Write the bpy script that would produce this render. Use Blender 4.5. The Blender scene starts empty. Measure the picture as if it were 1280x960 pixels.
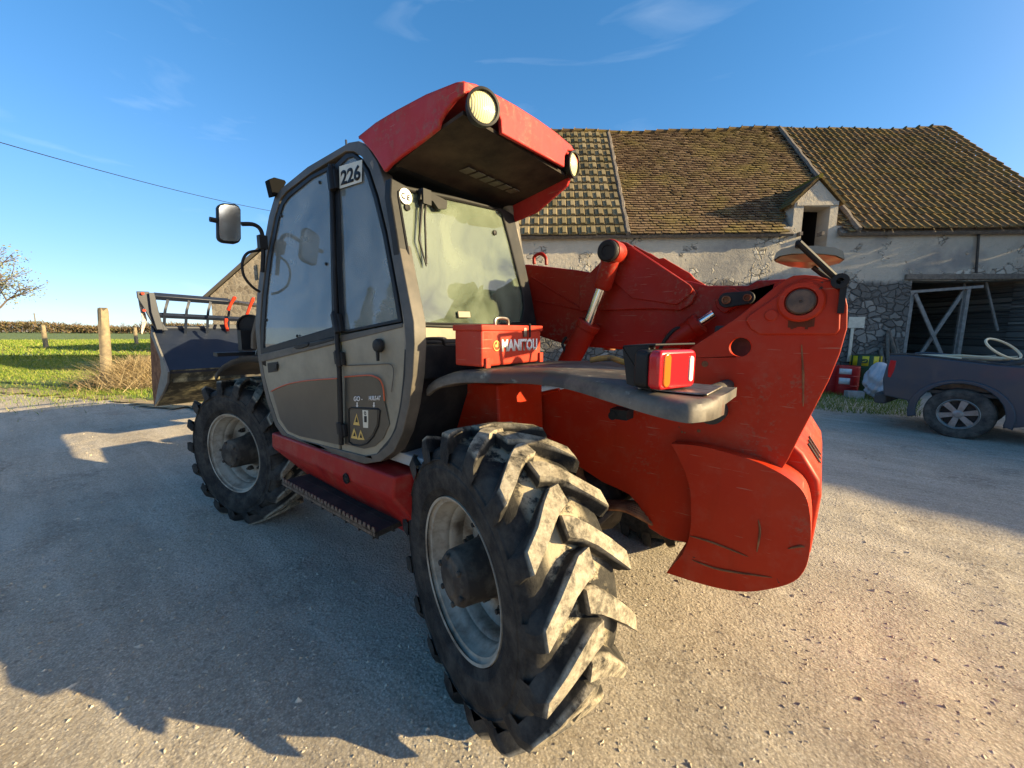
import bpy, bmesh, math, random
import numpy as np
from mathutils import Vector, Matrix
from mathutils.geometry import tessellate_polygon
random.seed(7); rng = np.random.default_rng(11)
R = math.radians
sc = bpy.context.scene
# ------------------------------------------------------------------ camera
CF, YAW, PIT, ROL = 492.02, -0.9066, 0.1361, 0.00495
CO = Vector((-1.0427, 2.1865, 1.6456))
Fw = Vector((math.cos(YAW)*math.cos(PIT), math.sin(YAW)*math.cos(PIT), -math.sin(PIT)))
Rt0 = Vector((math.sin(YAW), -math.cos(YAW), 0)); Up0 = Rt0.cross(Fw)
Rt = Rt0*math.cos(ROL)+Up0*math.sin(ROL); Up = -Rt0*math.sin(ROL)+Up0*math.cos(ROL)
cd = bpy.data.cameras.new('camera'); cam = bpy.data.objects.new('camera', cd)
sc.collection.objects.link(cam); sc.camera = cam
m = Matrix((( Rt.x, Up.x, -Fw.x, CO.x), (Rt.y, Up.y, -Fw.y, CO.y), (Rt.z, Up.z, -Fw.z, CO.z), (0,0,0,1)))
cam.matrix_world = m
cd.sensor_width = 36; cd.lens = 36*CF/1280; cd.clip_start = .05; cd.clip_end = 6000
# ------------------------------------------------------------------ light
SUN_AZ, SUN_EL = 25.0, 17.0      # heading in which the rays travel, height
w = bpy.data.worlds.new('World'); sc.world = w; w.use_nodes = True
nt = w.node_tree; nt.nodes.clear()
sky = nt.nodes.new('ShaderNodeTexSky'); sky.sky_type = 'NISHITA'; sky.sun_disc = False
sky.sun_elevation = R(SUN_EL); sky.sun_rotation = R(90-(SUN_AZ+180))
sky.altitude = 600; sky.air_density = 1.0; sky.dust_density = 0.1; sky.ozone_density = 3.0
bg = nt.nodes.new('ShaderNodeBackground'); bg.inputs[1].default_value = 0.15
out = nt.nodes.new('ShaderNodeOutputWorld')
# thin cirrus in the sky itself
tc = nt.nodes.new('ShaderNodeTexCoord'); mp = nt.nodes.new('ShaderNodeMapping')
mp.inputs['Rotation'].default_value = (0, 0, R(-35)); mp.inputs['Scale'].default_value = (1.0, 3.2, 12.0)
nz = nt.nodes.new('ShaderNodeTexNoise'); nz.inputs['Scale'].default_value = 1.6; nz.inputs['Detail'].default_value = 7; nz.inputs['Distortion'].default_value = .6
cr = nt.nodes.new('ShaderNodeMapRange'); cr.inputs[1].default_value = .60; cr.inputs[2].default_value = .98; cr.inputs[3].default_value = 0; cr.inputs[4].default_value = .14
mx = nt.nodes.new('ShaderNodeMix'); mx.data_type = 'RGBA'; mx.inputs[7].default_value = (4.4, 5.0, 5.6, 1)
hs = nt.nodes.new('ShaderNodeHueSaturation'); hs.inputs['Saturation'].default_value = 1.27; hs.inputs['Value'].default_value = .92
L = nt.links.new
L(tc.outputs['Generated'], mp.inputs[0]); L(mp.outputs[0], nz.inputs[0]); L(nz.outputs[0], cr.inputs[0]); L(cr.outputs[0], mx.inputs[0])
kd = nt.nodes.new('ShaderNodeVectorMath'); kd.operation = 'MULTIPLY_ADD'; kd.inputs[1].default_value = (.24,.17,.085); kd.inputs[2].default_value = (1,1,1)
dv = nt.nodes.new('ShaderNodeVectorMath'); dv.operation = 'DIVIDE'
L(sky.outputs[0], kd.inputs[0]); L(sky.outputs[0], dv.inputs[0]); L(kd.outputs[0], dv.inputs[1]); L(dv.outputs[0], hs.inputs['Color']); sdv = nt.nodes.new('ShaderNodeVectorMath'); sdv.operation = 'DOT_PRODUCT'; sdv.inputs[1].default_value = (-math.cos(R(SUN_AZ))*math.cos(R(SUN_EL)), -math.sin(R(SUN_AZ))*math.cos(R(SUN_EL)), math.sin(R(SUN_EL)))
L(tc.outputs['Generated'], sdv.inputs[0])
mm = nt.nodes.new('ShaderNodeMath'); mm.operation = 'MAXIMUM'; mm.inputs[1].default_value = 0; L(sdv.outputs['Value'], mm.inputs[0])
pw = nt.nodes.new('ShaderNodeMath'); pw.operation = 'POWER'; pw.inputs[1].default_value = 9; L(mm.outputs[0], pw.inputs[0])
gs = nt.nodes.new('ShaderNodeVectorMath'); gs.operation = 'SCALE'; gs.inputs[0].default_value = (11.0, 9.2, 7.2); L(pw.outputs[0], gs.inputs['Scale'])  # warm glow round the sun, added to lift and warm the shade
ad = nt.nodes.new('ShaderNodeVectorMath'); ad.operation = 'ADD'
L(hs.outputs[0], mx.inputs[6]); L(mx.outputs[2], ad.inputs[0]); L(gs.outputs[0], ad.inputs[1]); L(ad.outputs[0], bg.inputs[0]); L(bg.outputs[0], out.inputs[0])
sd = bpy.data.lights.new('sun', 'SUN'); sd.energy = 5.0; sd.angle = R(.5); sd.color = (1.0, .83, .54)
sun = bpy.data.objects.new('sun', sd); sc.collection.objects.link(sun)
ray = Vector((math.cos(R(SUN_AZ))*math.cos(R(SUN_EL)), math.sin(R(SUN_AZ))*math.cos(R(SUN_EL)), -math.sin(R(SUN_EL))))
sun.rotation_euler = ray.to_track_quat('-Z', 'Y').to_euler()
sc.view_settings.view_transform = 'Standard'; sc.view_settings.look = 'None'
sc.view_settings.exposure = 1.42; sc.view_settings.gamma = 1; sc.view_settings.use_curve_mapping = False
sc.view_settings.use_white_balance = True; sc.view_settings.white_balance_temperature = 7500; sc.view_settings.white_balance_tint = 7
sc.render.engine = 'CYCLES'
sc.cycles.caustics_reflective = False; sc.cycles.max_bounces = 8; sc.cycles.transparent_max_bounces = 12

# ------------------------------------------------------------------ helpers
def pray(px, py): return Fw + Rt*((px-640)/CF) - Up*((py-480)/CF)
def S(px, py, ax='y', v=1.0):
    d = pray(px, py); i = 'xyz'.index(ax); return CO + d*((v-CO[i])/d[i])
def D(px, py, depth): return CO + pray(px, py)*depth
def lin(c): return tuple(((x/255+.055)/1.055)**2.4 if x > 10 else x/255/12.92 for x in c)+(1,)
def link(o): sc.collection.objects.link(o); return o
def tag(o, label, cat, group=None, kind=None):
    if label: o['label'] = label
    if cat: o['category'] = cat
    if group: o['group'] = group
    if kind: o['kind'] = kind
    return o
def empty(name, loc=(0,0,0), rz=0):
    o = link(bpy.data.objects.new(name, None)); o.location = loc; o.rotation_euler = (0,0,rz); o.empty_display_size = .2; return o
def fin(name, bm, mat, parent=None, bevel=0, seg=2, angle=32, smooth=True, off=None, solid=0):
    """one mesh object out of one bmesh"""
    bmesh.ops.remove_doubles(bm, verts=bm.verts, dist=1e-5)
    bmesh.ops.recalc_face_normals(bm, faces=bm.faces)
    me = bpy.data.meshes.new(name); bm.to_mesh(me); bm.free()
    for p in me.polygons: p.use_smooth = smooth
    if smooth: me.set_sharp_from_angle(angle=R(angle))
    me.materials.append(mat)
    o = link(bpy.data.objects.new(name, me))
    if bevel:
        b = o.modifiers.new('bevel', 'BEVEL'); b.width = bevel; b.segments = seg; b.limit_method = 'ANGLE'; b.angle_limit = R(30)
        b.harden_normals = False
    if solid:
        s = o.modifiers.new('solid', 'SOLIDIFY'); s.thickness = solid
    if parent: o.parent = parent
    if off is not None: o.location = off
    return o
def nb(): return bmesh.new()
def prism(bm, pts, ext, holes=()):
    """closed plate: polygon (3D points, planar) with holes, extruded by vector ext"""
    ext = Vector(ext); loops = [[Vector(p) for p in pts]]+[[Vector(p) for p in h] for h in holes]
    flat = [p for l in loops for p in l]
    a = [bm.verts.new(p) for p in flat]; b = [bm.verts.new(p+ext) for p in flat]
    if holes:
        tri = tessellate_polygon(loops)
        for t in tri:
            try: bm.faces.new([a[i] for i in t]); bm.faces.new([b[i] for i in reversed(t)])
            except ValueError: pass
    else:
        bm.faces.new(a); bm.faces.new(list(reversed(b)))
    k = 0
    for l in loops:
        n = len(l)
        for i in range(n):
            j = (i+1) % n; bm.faces.new((a[k+i], a[k+j], b[k+j], b[k+i]))
        k += n
    return bm
def box(bm, c, s, rot=None):
    M = Matrix.Translation(Vector(c)) @ (rot.to_4x4() if rot is not None else Matrix.Identity(4)) @ Matrix.Diagonal((s[0], s[1], s[2], 1))
    bmesh.ops.create_cube(bm, size=1, matrix=M); return bm
def frame_of(d, hint=Vector((0,0,1))):
    d = d.normalized()
    if abs(d.dot(hint)) > .98: hint = Vector((1,0,0))
    u = d.cross(hint).normalized(); v = u.cross(d).normalized(); return u, v
def tube(bm, pts, r, n=10, closed=False, cap=True, flat=1.0):
    pts = [Vector(p) for p in pts]; rs = r if isinstance(r, (list, tuple)) else [r]*len(pts)
    rings = []; N = len(pts); pu = None
    for i, p in enumerate(pts):
        if closed: d = pts[(i+1) % N]-pts[i-1]
        else: d = pts[min(i+1, N-1)]-pts[max(i-1, 0)]
        u, v = frame_of(d)
        if pu is not None:
            u = (pu-d.normalized()*pu.dot(d.normalized())).normalized(); v = u.cross(d.normalized())
        pu = u
        rings.append([bm.verts.new(p+(u*math.cos(2*math.pi*k/n)+v*math.sin(2*math.pi*k/n)*flat)*rs[i]) for k in range(n)])
    for i in range(N if closed else N-1):
        A, B = rings[i], rings[(i+1) % N]
        for k in range(n): bm.faces.new((A[k], A[(k+1) % n], B[(k+1) % n], B[k]))
    if cap and not closed: bm.faces.new(list(reversed(rings[0]))); bm.faces.new(rings[-1])
    return bm
def smoothpath(P, k=6):
    P = [Vector(p) for p in P]; o = []
    for i in range(len(P)-1):
        a, b, c, d = P[max(i-1,0)], P[i], P[i+1], P[min(i+2,len(P)-1)]
        for j in range(k):
            t = j/k; o.append(.5*((2*b)+(c-a)*t+(2*a-5*b+4*c-d)*t*t+(3*b-a-3*c+d)*t**3))
    return o+[P[-1]]
def cyl(bm, a, b, r, n=20, r2=None): return tube(bm, [a, b], [r, r if r2 is None else r2], n)
def lathe(bm, prof, c, axis, n=48, hint=Vector((0,0,1)), closed=False):
    """profile (radius, distance along axis)"""
    axis = Vector(axis).normalized(); u, v = frame_of(axis, hint); c = Vector(c); rings = []
    for r, h in prof:
        rings.append([bm.verts.new(c+axis*h+(u*math.cos(2*math.pi*k/n)+v*math.sin(2*math.pi*k/n))*r) for k in range(n)])
    for i in range(len(prof)-(0 if closed else 1)):
        A, B = rings[i], rings[(i+1) % len(prof)]
        for k in range(n): bm.faces.new((A[k], A[(k+1) % n], B[(k+1) % n], B[k]))
    return bm
def circle(c, u, v, r, n=24): return [Vector(c)+Vector(u)*math.cos(2*math.pi*k/n)*r+Vector(v)*math.sin(2*math.pi*k/n)*r for k in range(n)]
def copy_tree(o, parent=None):
    c = o.copy(); sc.collection.objects.link(c); c.parent = parent
    for ch in [x for x in bpy.data.objects if x.parent == o]: copy_tree(ch, c)
    return c
def text(name, s, size, o, u, v, mat, parent, ext=.002, off=None, bold=.0, sx=1.0):
    """lettering lying in plane (u right, v up), starting at o"""
    cu = bpy.data.curves.new(name, 'FONT'); cu.body = s; cu.size = size; cu.extrude = ext; cu.offset = bold
    to = bpy.data.objects.new(name, cu); sc.collection.objects.link(to)
    bpy.context.view_layer.update()
    me = bpy.data.meshes.new_from_object(to.evaluated_get(bpy.context.evaluated_depsgraph_get()))
    bpy.data.objects.remove(to)
    u = Vector(u).normalized(); v = Vector(v); v = (v-u*u.dot(v)).normalized(); n = u.cross(v)
    me.transform(Matrix(((u.x*sx, v.x, n.x, o[0]), (u.y*sx, v.y, n.y, o[1]), (u.z*sx, v.z, n.z, o[2]), (0,0,0,1))))
    me.materials.clear(); me.materials.append(mat); me.name = name
    ob = link(bpy.data.objects.new(name, me)); ob.parent = parent
    if off is not None: ob.location = off
    return ob
def text_quad(name, s, bl, br, tl, mat, parent, off=None, bold=.0, ext=.0008):
    cu = bpy.data.curves.new(name, 'FONT'); cu.body = s; cu.size = 1; cu.extrude = 0; cu.offset = bold
    to = bpy.data.objects.new(name, cu); sc.collection.objects.link(to); bpy.context.view_layer.update()
    me = bpy.data.meshes.new_from_object(to.evaluated_get(bpy.context.evaluated_depsgraph_get())); bpy.data.objects.remove(to)
    xs = [v.co.x for v in me.vertices]; ys = [v.co.y for v in me.vertices]; x0, x1, y0, y1 = min(xs), max(xs), min(ys), max(ys)
    bl, br, tl = Vector(bl), Vector(br), Vector(tl)
    for v in me.vertices: v.co = bl+(br-bl)*((v.co.x-x0)/(x1-x0))+(tl-bl)*((v.co.y-y0)/(y1-y0))
    me.materials.clear(); me.materials.append(mat); me.name = name
    ob = link(bpy.data.objects.new(name, me)); ob.parent = parent
    if off is not None: ob.location = off
    m_ = ob.modifiers.new('solid', 'SOLIDIFY'); m_.thickness = ext; m_.offset = 0
    return ob
def attr_rnd(me, vals, name='rnd'):
    a = me.attributes.new(name, 'FLOAT', 'FACE'); a.data.foreach_set('value', np.asarray(vals, dtype=np.float32))
def raw(name, V, Fc, mat, parent=None, rnd=None, smooth=False):
    me = bpy.data.meshes.new(name); V = np.asarray(V, dtype=np.float32); Fc = np.asarray(Fc, dtype=np.int32)
    me.vertices.add(len(V)); me.vertices.foreach_set('co', V.ravel())
    k = Fc.shape[1]; me.loops.add(Fc.size); me.loops.foreach_set('vertex_index', Fc.ravel())
    me.polygons.add(len(Fc)); me.polygons.foreach_set('loop_start', np.arange(0, Fc.size, k, dtype=np.int32))
    me.polygons.foreach_set('use_smooth', np.full(len(Fc), smooth)); me.update(calc_edges=True)
    if rnd is not None: attr_rnd(me, rnd)
    me.materials.append(mat); o = link(bpy.data.objects.new(name, me)); o.parent = parent; return o
# ------------------------------------------------------------------ materials
class NT:
    def __init__(s, name):
        s.m = bpy.data.materials.new(name); s.m.use_nodes = True; s.t = s.m.node_tree; s.t.nodes.clear()
        s.o = s.n('ShaderNodeOutputMaterial'); s.b = s.n('ShaderNodeBsdfPrincipled'); s.l(s.b.outputs[0], s.o.inputs[0])
        s.tc = s.n('ShaderNodeTexCoord')
    def n(s, t, **k):
        x = s.t.nodes.new(t)
        for a, b in k.items(): setattr(x, a, b)
        return x
    def l(s, a, b): s.t.links.new(a, b)
    def coord(s, scale=(1,1,1), rot=(0,0,0), src='Object'):
        mp = s.n('ShaderNodeMapping'); mp.inputs['Scale'].default_value = scale; mp.inputs['Rotation'].default_value = rot
        s.l(s.tc.outputs[src], mp.inputs[0]); return mp.outputs[0]
    def noise(s, scale, detail=5, rough=.6, co=None, dist=0):
        x = s.n('ShaderNodeTexNoise'); x.inputs['Scale'].default_value = scale; x.inputs['Detail'].default_value = detail
        x.inputs['Roughness'].default_value = rough; x.inputs['Distortion'].default_value = dist
        s.l(co or s.tc.outputs['Object'], x.inputs[0]); return x.outputs[0]
    def voro(s, scale, feature='F1', co=None, out='Distance', rnd=1):
        x = s.n('ShaderNodeTexVoronoi', feature=feature); x.inputs['Scale'].default_value = scale; x.inputs['Randomness'].default_value = rnd
        s.l(co or s.tc.outputs['Object'], x.inputs[0]); return x.outputs[out]
    def rng(s, v, a, b, c=0, d=1):
        x = s.n('ShaderNodeMapRange'); s.l(v, x.inputs[0])
        for i, q in enumerate((a, b, c, d)): x.inputs[i+1].default_value = q
        return x.outputs[0]
    def mix(s, f, a, b):
        x = s.n('ShaderNodeMix', data_type='RGBA')
        for v, i in ((f, 0), (a, 6), (b, 7)):
            if isinstance(v, (int, float)): x.inputs[i].default_value = v
            elif isinstance(v, tuple): x.inputs[i].default_value = v if len(v) == 4 else v+(1,)
            else: s.l(v, x.inputs[i])
        return x.outputs[2]
    def math(s, op, a, b=0.0):
        x = s.n('ShaderNodeMath', operation=op)
        for v, i in ((a, 0), (b, 1)):
            if isinstance(v, (int, float)): x.inputs[i].default_value = v
            else: s.l(v, x.inputs[i])
        return x.outputs[0]
    def sep(s, src='Object'):
        x = s.n('ShaderNodeSeparateXYZ'); s.l(s.tc.outputs[src], x.inputs[0]); return x.outputs
    def col(s, v):
        if isinstance(v, tuple): s.b.inputs['Base Color'].default_value = v if len(v) == 4 else v+(1,)
        else: s.l(v, s.b.inputs['Base Color'])
        return s
    def rough(s, v):
        if isinstance(v, (int, float)): s.b.inputs['Roughness'].default_value = v
        else: s.l(v, s.b.inputs['Roughness'])
        return s
    def bump(s, h, strength=.3, dist=.01, prev=None):
        x = s.n('ShaderNodeBump'); x.inputs['Strength'].default_value = strength; x.inputs['Distance'].default_value = dist
        s.l(h, x.inputs['Height'])
        if prev: s.l(prev, x.inputs['Normal'])
        s.l(x.outputs[0], s.b.inputs['Normal']); return x.outputs[0]
def simple(name, c, rough=.5, metal=0, c2=None, sc_=6, lo=.4, hi=.65, bump=0, bsc=40, spec=None):
    t = NT(name); c = tuple(c)
    if c2: t.col(t.mix(t.rng(t.noise(sc_, 7, .65), lo, hi), c, tuple(c2)))
    else: t.col(c)
    t.rough(rough); t.b.inputs['Metallic'].default_value = metal
    if spec is None and rough >= .75 and not metal: spec = .15
    if spec is not None: t.b.inputs['Specular IOR Level'].default_value = spec
    if bump: t.bump(t.noise(bsc, 4), bump, .003)
    return t.m
def red_paint(name, a, b, wear=.70, dust=.18):
    t = NT(name)
    c = t.mix(t.rng(t.noise(2.2, 6, .6), .35, .7), a, b)
    st = t.noise(3.5, 4, .6, t.coord((6, 6, .7)))                 # faint vertical run marks
    c = t.mix(t.rng(st, .55, .8, 0, .35), c, (b[0]*.55, b[1]*.6, b[2]*.6))
    c = t.mix(t.rng(t.noise(9, 8, .7), .5, .75, 0, dust), c, (.30, .20, .14))
    sc1 = t.noise(6, 3, .5, t.coord((1.2, 1, 24), (.2, .35, .1)))  # scratches
    c = t.mix(t.rng(sc1, .69, .72, 0, .55), c, (.36, .22, .15))
    c = t.mix(t.math('MULTIPLY', t.rng(t.noise(1.7, 5, .6), .5, .62), t.rng(t.noise(38, 6, .75), .52, .60, 0, .8)), c, (.22, .11, .07))
    c = t.mix(t.rng(t.noise(1.1, 4, .6), .42, .68, 0, .45), c, (a[0]*.62, a[1]*.75, a[2]*.8))
    ch = t.noise(17, 6, .7)
    c = t.mix(t.rng(ch, wear, wear+.012), c, (.045, .03, .025))
    t.col(c); t.rough(t.rng(t.noise(7, 5), .3, .7, .36, .62))
    t.b.inputs['Specular IOR Level'].default_value = .20
    t.bump(t.noise(60, 3), .05, .002, t.bump(t.noise(2.5, 2), .25, .01)); return t.m
M = {}
M['red'] = red_paint('red_paint', (.42, .022, .006), (.50, .034, .010), .675, .16)
M['red_shaded'] = red_paint('red_paint_shaded', (.27, .011, .004), (.34, .017, .006), .70, .08)  # the same machine red, darkened for the shade round the boom
M['red_visor'] = red_paint('faded_red_plastic', (.38, .024, .022), (.44, .040, .035), .8, .15)
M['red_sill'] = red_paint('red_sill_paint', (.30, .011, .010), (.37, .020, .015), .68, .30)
M['red_box'] = red_paint('toolbox_red', (.42, .034, .018), (.48, .048, .026), .73, .15)
M['taupe'] = simple('dusty_taupe_panel', (.29, .25, .175), .6, 0, (.18, .155, .108), 4, .35, .7, .06, 30)
M['frame'] = simple('cab_frame_grey_brown', (.060, .053, .042), .6, 0, (.12, .10, .078), 7, .4, .75, .08, 40)
M['pillar'] = simple('dusty_pillar', (.22, .18, .13), .65, 0, (.10, .085, .065), 8, .4, .7, .08, 60)
M['plastic'] = simple('dark_grey_plastic', (.012, .0125, .013), .6, 0, (.035, .033, .03), 6, .45, .75, .08, 60, .25)
M['black'] = simple('black_trim', (.007, .007, .0075), .6, 0, (.022, .02, .018), 9, .5, .75, spec=.3)
M['dark'] = simple('grimy_dark_steel', (.022, .02, .018), .7, 0, (.06, .048, .035), 9, .45, .7, .2, 50)
M['soffit'] = simple('dirty_soffit', (.075, .058, .042), .75, 0, (.022, .019, .017), 3.5, .35, .62, .1, 40)
M['decal'] = simple('dark_olive_decal', (.036, .034, .028), .36, 0, (.06, .056, .044), 3, .4, .7)
M['orange'] = simple('orange_line', (.55, .10, .03), .5)
M['white'] = simple('white_lettering', (.72, .70, .66), .55, 0, (.5, .48, .42), 20, .5, .8)
M['yellow'] = simple('yellow_warning', (.62, .40, .10), .5, 0, (.42, .26, .08), 20, .45, .7)
M['sticker'] = simple('sticker_cream', (.62, .58, .46), .5, 0, (.50, .46, .36), 14, .4, .7)
M['chrome'] = simple('chrome_rod', (.62, .60, .57), .12, 1)
M['steel'] = simple('worn_steel', (.30, .27, .24), .45, 1, (.12, .09, .07), 30, .45, .65)
M['rim'] = simple('wheel_rim_paint', (.34, .31, .25), .55, .0, (.12, .085, .055), 7, .46, .68, .15, 30)
M['hub'] = simple('muddy_hub', (.045, .038, .032), .8, 0, (.13, .11, .085), 8, .45, .7, .5, 26)
M['rust'] = simple('rust', (.16, .06, .03), .85, 0, (.32, .15, .07), 12, .4, .65, .3, 60)
M['navy'] = simple('navy_bucket_paint', (.007, .012, .026), .5, 0, (.013, .019, .034), 5, .4, .7)
M['mud'] = simple('bucket_mud', (.05, .048, .036), .85, 0, (.28, .25, .15), 7, .48, .66, .4, 30)
M['lens_red'] = simple('lamp_red', (.50, .012, .018), .18)
M['lens_orange'] = simple('lamp_orange', (.80, .13, .015), .2)
M['lens_white'] = simple('lamp_white', (.80, .74, .62), .15)
M['skin_seat'] = simple('seat_fabric', (.09, .095, .105), .9)
M['interior'] = simple('interior_grey', (.42, .43, .42), .7, 0, (.28, .29, .29), 3)
# mudguard: grey plastic worn to brown and sand
t = NT('worn_mudguard')
c = t.mix(t.rng(t.noise(2.6, 7, .7), .42, .60), (.040, .036, .031), (.15, .125, .095))
c = t.mix(t.rng(t.noise(4, 6, .7), .55, .60), c, (.085, .038, .024))
c = t.mix(t.rng(t.noise(14, 6, .7), .60, .72), c, (.30, .265, .20))
t.col(c).rough(.6); t.bump(t.noise(20, 6), .2, .006); M['guard'] = t.m
# tyre: dark rubber, lug faces caked in dry clay (a function of the radius)
t = NT('tyre_rubber'); X = t.sep()
rad = t.math('SQRT', t.math('ADD', t.math('MULTIPLY', X[0], X[0]), t.math('MULTIPLY', X[2], X[2])))
n1 = t.noise(9, 7, .7)
side = t.mix(t.rng(n1, .40, .72), (.018, .0175, .017), (.075, .068, .058))
clay = t.mix(t.rng(t.noise(24, 8, .75), .38, .62), (.44, .385, .29), (.22, .185, .135))
topm = t.math('MULTIPLY', t.rng(rad, .604, .617), t.rng(t.noise(11, 8, .75), .36, .52))
c = t.mix(topm, side, clay)
gm = t.math('MULTIPLY', t.rng(rad, .580, .568), t.rng(t.math('ABSOLUTE', X[1]), .13, .09))
c = t.mix(t.math('MULTIPLY', gm, t.rng(t.noise(8, 8, .75), .46, .54)), c, (.38, .32, .22))
t.col(c).rough(.8); t.b.inputs['Specular IOR Level'].default_value = .16; t.bump(t.noise(14, 9, .8), .6, .012); M['tyre'] = t.m
# glass with a film of dust
def glass(name, tint, dustcol, lo, hi, scale, amt, refl=1.45):
    t = NT(name); t.t.nodes.remove(t.b)
    tr = t.n('ShaderNodeBsdfTransparent'); tr.inputs[0].default_value = tint+(1,)
    gl = t.n('ShaderNodeBsdfGlossy'); gl.inputs['Roughness'].default_value = .02
    fr = t.n('ShaderNodeFresnel'); fr.inputs[0].default_value = refl
    m1 = t.n('ShaderNodeMixShader'); t.l(fr.outputs[0], m1.inputs[0]); t.l(tr.outputs[0], m1.inputs[1]); t.l(gl.outputs[0], m1.inputs[2])
    df = t.n('ShaderNodeBsdfDiffuse'); df.inputs[0].default_value = dustcol+(1,)
    n = t.rng(t.math('ADD', t.noise(scale, 5, .6, None, .8), t.math('MULTIPLY', t.noise(scale*.3, 2), .6)), lo, hi, amt[0], amt[1])
    m2 = t.n('ShaderNodeMixShader'); t.l(n, m2.inputs[0]); t.l(m1.outputs[0], m2.inputs[1]); t.l(df.outputs[0], m2.inputs[2])
    t.l(m2.outputs[0], t.o.inputs[0]); return t.m
M['glass'] = glass('side_glass', (.80, .86, .86), (.50, .53, .50), .6, 1.15, 4, (.14, .46), 1.6)
M['glass_rear'] = glass('rear_glass', (.66, .76, .68), (.24, .28, .21), .58, 1.02, 3.0, (.06, .58), 1.9)
M['mirror'] = simple('mirror_glass', (.80, .82, .82), .03, 1)
def attr_mat(name, cols, rough=.85, bump=.3, bsc=30, nsc=6, tint=None):
    """colour of each piece picked by its own random number"""
    t = NT(name); a = t.n('ShaderNodeAttribute', attribute_name='rnd'); r = t.n('ShaderNodeValToRGB'); t.l(a.outputs['Fac'], r.inputs[0])
    el = r.color_ramp.elements; el[0].color = cols[0]+(1,); el[1].color = cols[-1]+(1,)
    for i, q in enumerate(cols[1:-1]): e = el.new((i+1)/(len(cols)-1)); e.color = q+(1,)
    c = r.outputs[0]
    if tint: c = t.mix(t.rng(t.noise(tint[1], 5, .65), tint[2], tint[3], 0, tint[4]), c, tint[0])
    t.col(c).rough(rough); t.b.inputs['Specular IOR Level'].default_value = .08
    if bump: t.bump(t.noise(bsc, 5), bump, .006)
    return t.m
# ================================================================== SETTING
def vn(x, y, s, seed):
    """smooth value noise, numpy"""
    x = np.asarray(x)/s; y = np.asarray(y)/s
    xi = np.floor(x).astype(np.int64); yi = np.floor(y).astype(np.int64); fx = x-xi; fy = y-yi
    def h(a, b):
        v = (a*374761393+b*668265263+seed*974634777) & 0xffffffff
        v = ((v ^ (v >> 13))*1274126177) & 0xffffffff; return ((v ^ (v >> 16)) & 0xffff)/65535.0
    fx = fx*fx*(3-2*fx); fy = fy*fy*(3-2*fy)
    return (h(xi,yi)*(1-fx)+h(xi+1,yi)*fx)*(1-fy)+(h(xi,yi+1)*(1-fx)+h(xi+1,yi+1)*fx)*fy
def gz(x, y):
    """height of the yard: flat with ruts and lumps"""
    h = (vn(x,y,1.7,1)-.5)*.030+(vn(x,y,.55,2)-.5)*.014+(vn(x,y,.23,3)-.5)*.012+(vn(x,y,.11,5)-.5)*.010*np.clip(vn(x,y,.8,8)*2.4-.5,0,1.6)
    d = np.hypot(np.asarray(x)-1, np.asarray(y)+1); return h*np.clip(1.6-d/18, 0.05, 1)
gx = np.concatenate([-np.geomspace(3000, 4.6, 46), np.arange(-4.4, 10, .042), np.geomspace(10.1, 3000, 60)])
gy = np.concatenate([-np.geomspace(3000, 6.6, 46), np.arange(-6.4, 2.6, .042), np.geomspace(2.7, 3000, 46)])
GX, GY = np.meshgrid(gx, gy, indexing='ij'); GZ = gz(GX, GY)
V = np.stack([GX.ravel(), GY.ravel(), GZ.ravel()], 1); a, b = len(gx), len(gy)
I = (np.arange(a-1)[:,None]*b+np.arange(b-1)[None,:]).ravel()
t = NT('dry_gravel')
big = t.noise(.5, 5, .6); mid = t.noise(3.2, 7, .7); fine = t.noise(26, 6, .75); st = t.voro(42); st2 = t.voro(95)
c = t.mix(t.rng(big, .35, .65), (.66, .565, .44), (.53, .465, .375))
c = t.mix(t.rng(mid, .5, .72, 0, .6), c, (.41, .35, .275))
c = t.mix(t.rng(fine, .42, .66, 0, .6), c, (.72, .63, .50))
c = t.mix(t.rng(t.noise(16, 9, .8), .50, .66, 0, .5), c, (.36, .30, .23))
trk = t.noise(1.5, 6, .7, t.coord((.30, 2.4, 1), (0, 0, R(14))))
c = t.mix(t.rng(trk, .46, .66, 0, .55), c, (.38, .325, .26)); c = t.mix(t.rng(trk, .48, .34, 0, .75), c, (.74, .66, .55))
c = t.mix(t.math('MULTIPLY', t.rng(t.noise(1.3, 5, .65), .52, .66), t.rng(t.noise(17, 7, .8), .42, .60)), c, (.24, .20, .155))
cc = t.n('ShaderNodeSeparateColor'); t.l(t.voro(34, 'F1', out='Color'), cc.inputs[0]); cd_ = t.voro(34)
c = t.mix(t.math('MULTIPLY', t.rng(cd_, .42, .30), t.rng(cc.outputs[0], .5, .95, 0, .6)), c, (.80, .73, .62))
c = t.mix(t.math('MULTIPLY', t.rng(cd_, .40, .30), t.rng(cc.outputs[1], .62, .95, 0, .5)), c, (.20, .175, .145))
c2_ = t.n('ShaderNodeSeparateColor'); t.l(t.voro(85, 'F1', out='Color'), c2_.inputs[0])
c = t.mix(t.rng(c2_.outputs[0], .5, 1, 0, .45), c, (.78, .70, .58)); c = t.mix(t.rng(c2_.outputs[1], .6, 1, 0, .35), c, (.24, .205, .165))
c = t.mix(t.rng(st, .12, .0, 0, .8), c, (.72, .65, .54))
c = t.mix(t.rng(st2, .28, .5, 0, .4), c, (.24, .20, .155))
t.col(c).rough(.95); t.b.inputs['Specular IOR Level'].default_value = .15
b1 = t.bump(t.noise(9, 10, .82), .9, .032); b2 = t.bump(t.voro(60), .7, .010, b1); t.bump(fine, .55, .010, b2)
M['gravel'] = t.m
yard = raw('ground', V, np.stack([I, I+b, I+b+1, I+1], 1), M['gravel'], smooth=True); tag(yard, None, None, kind='structure')
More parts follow.
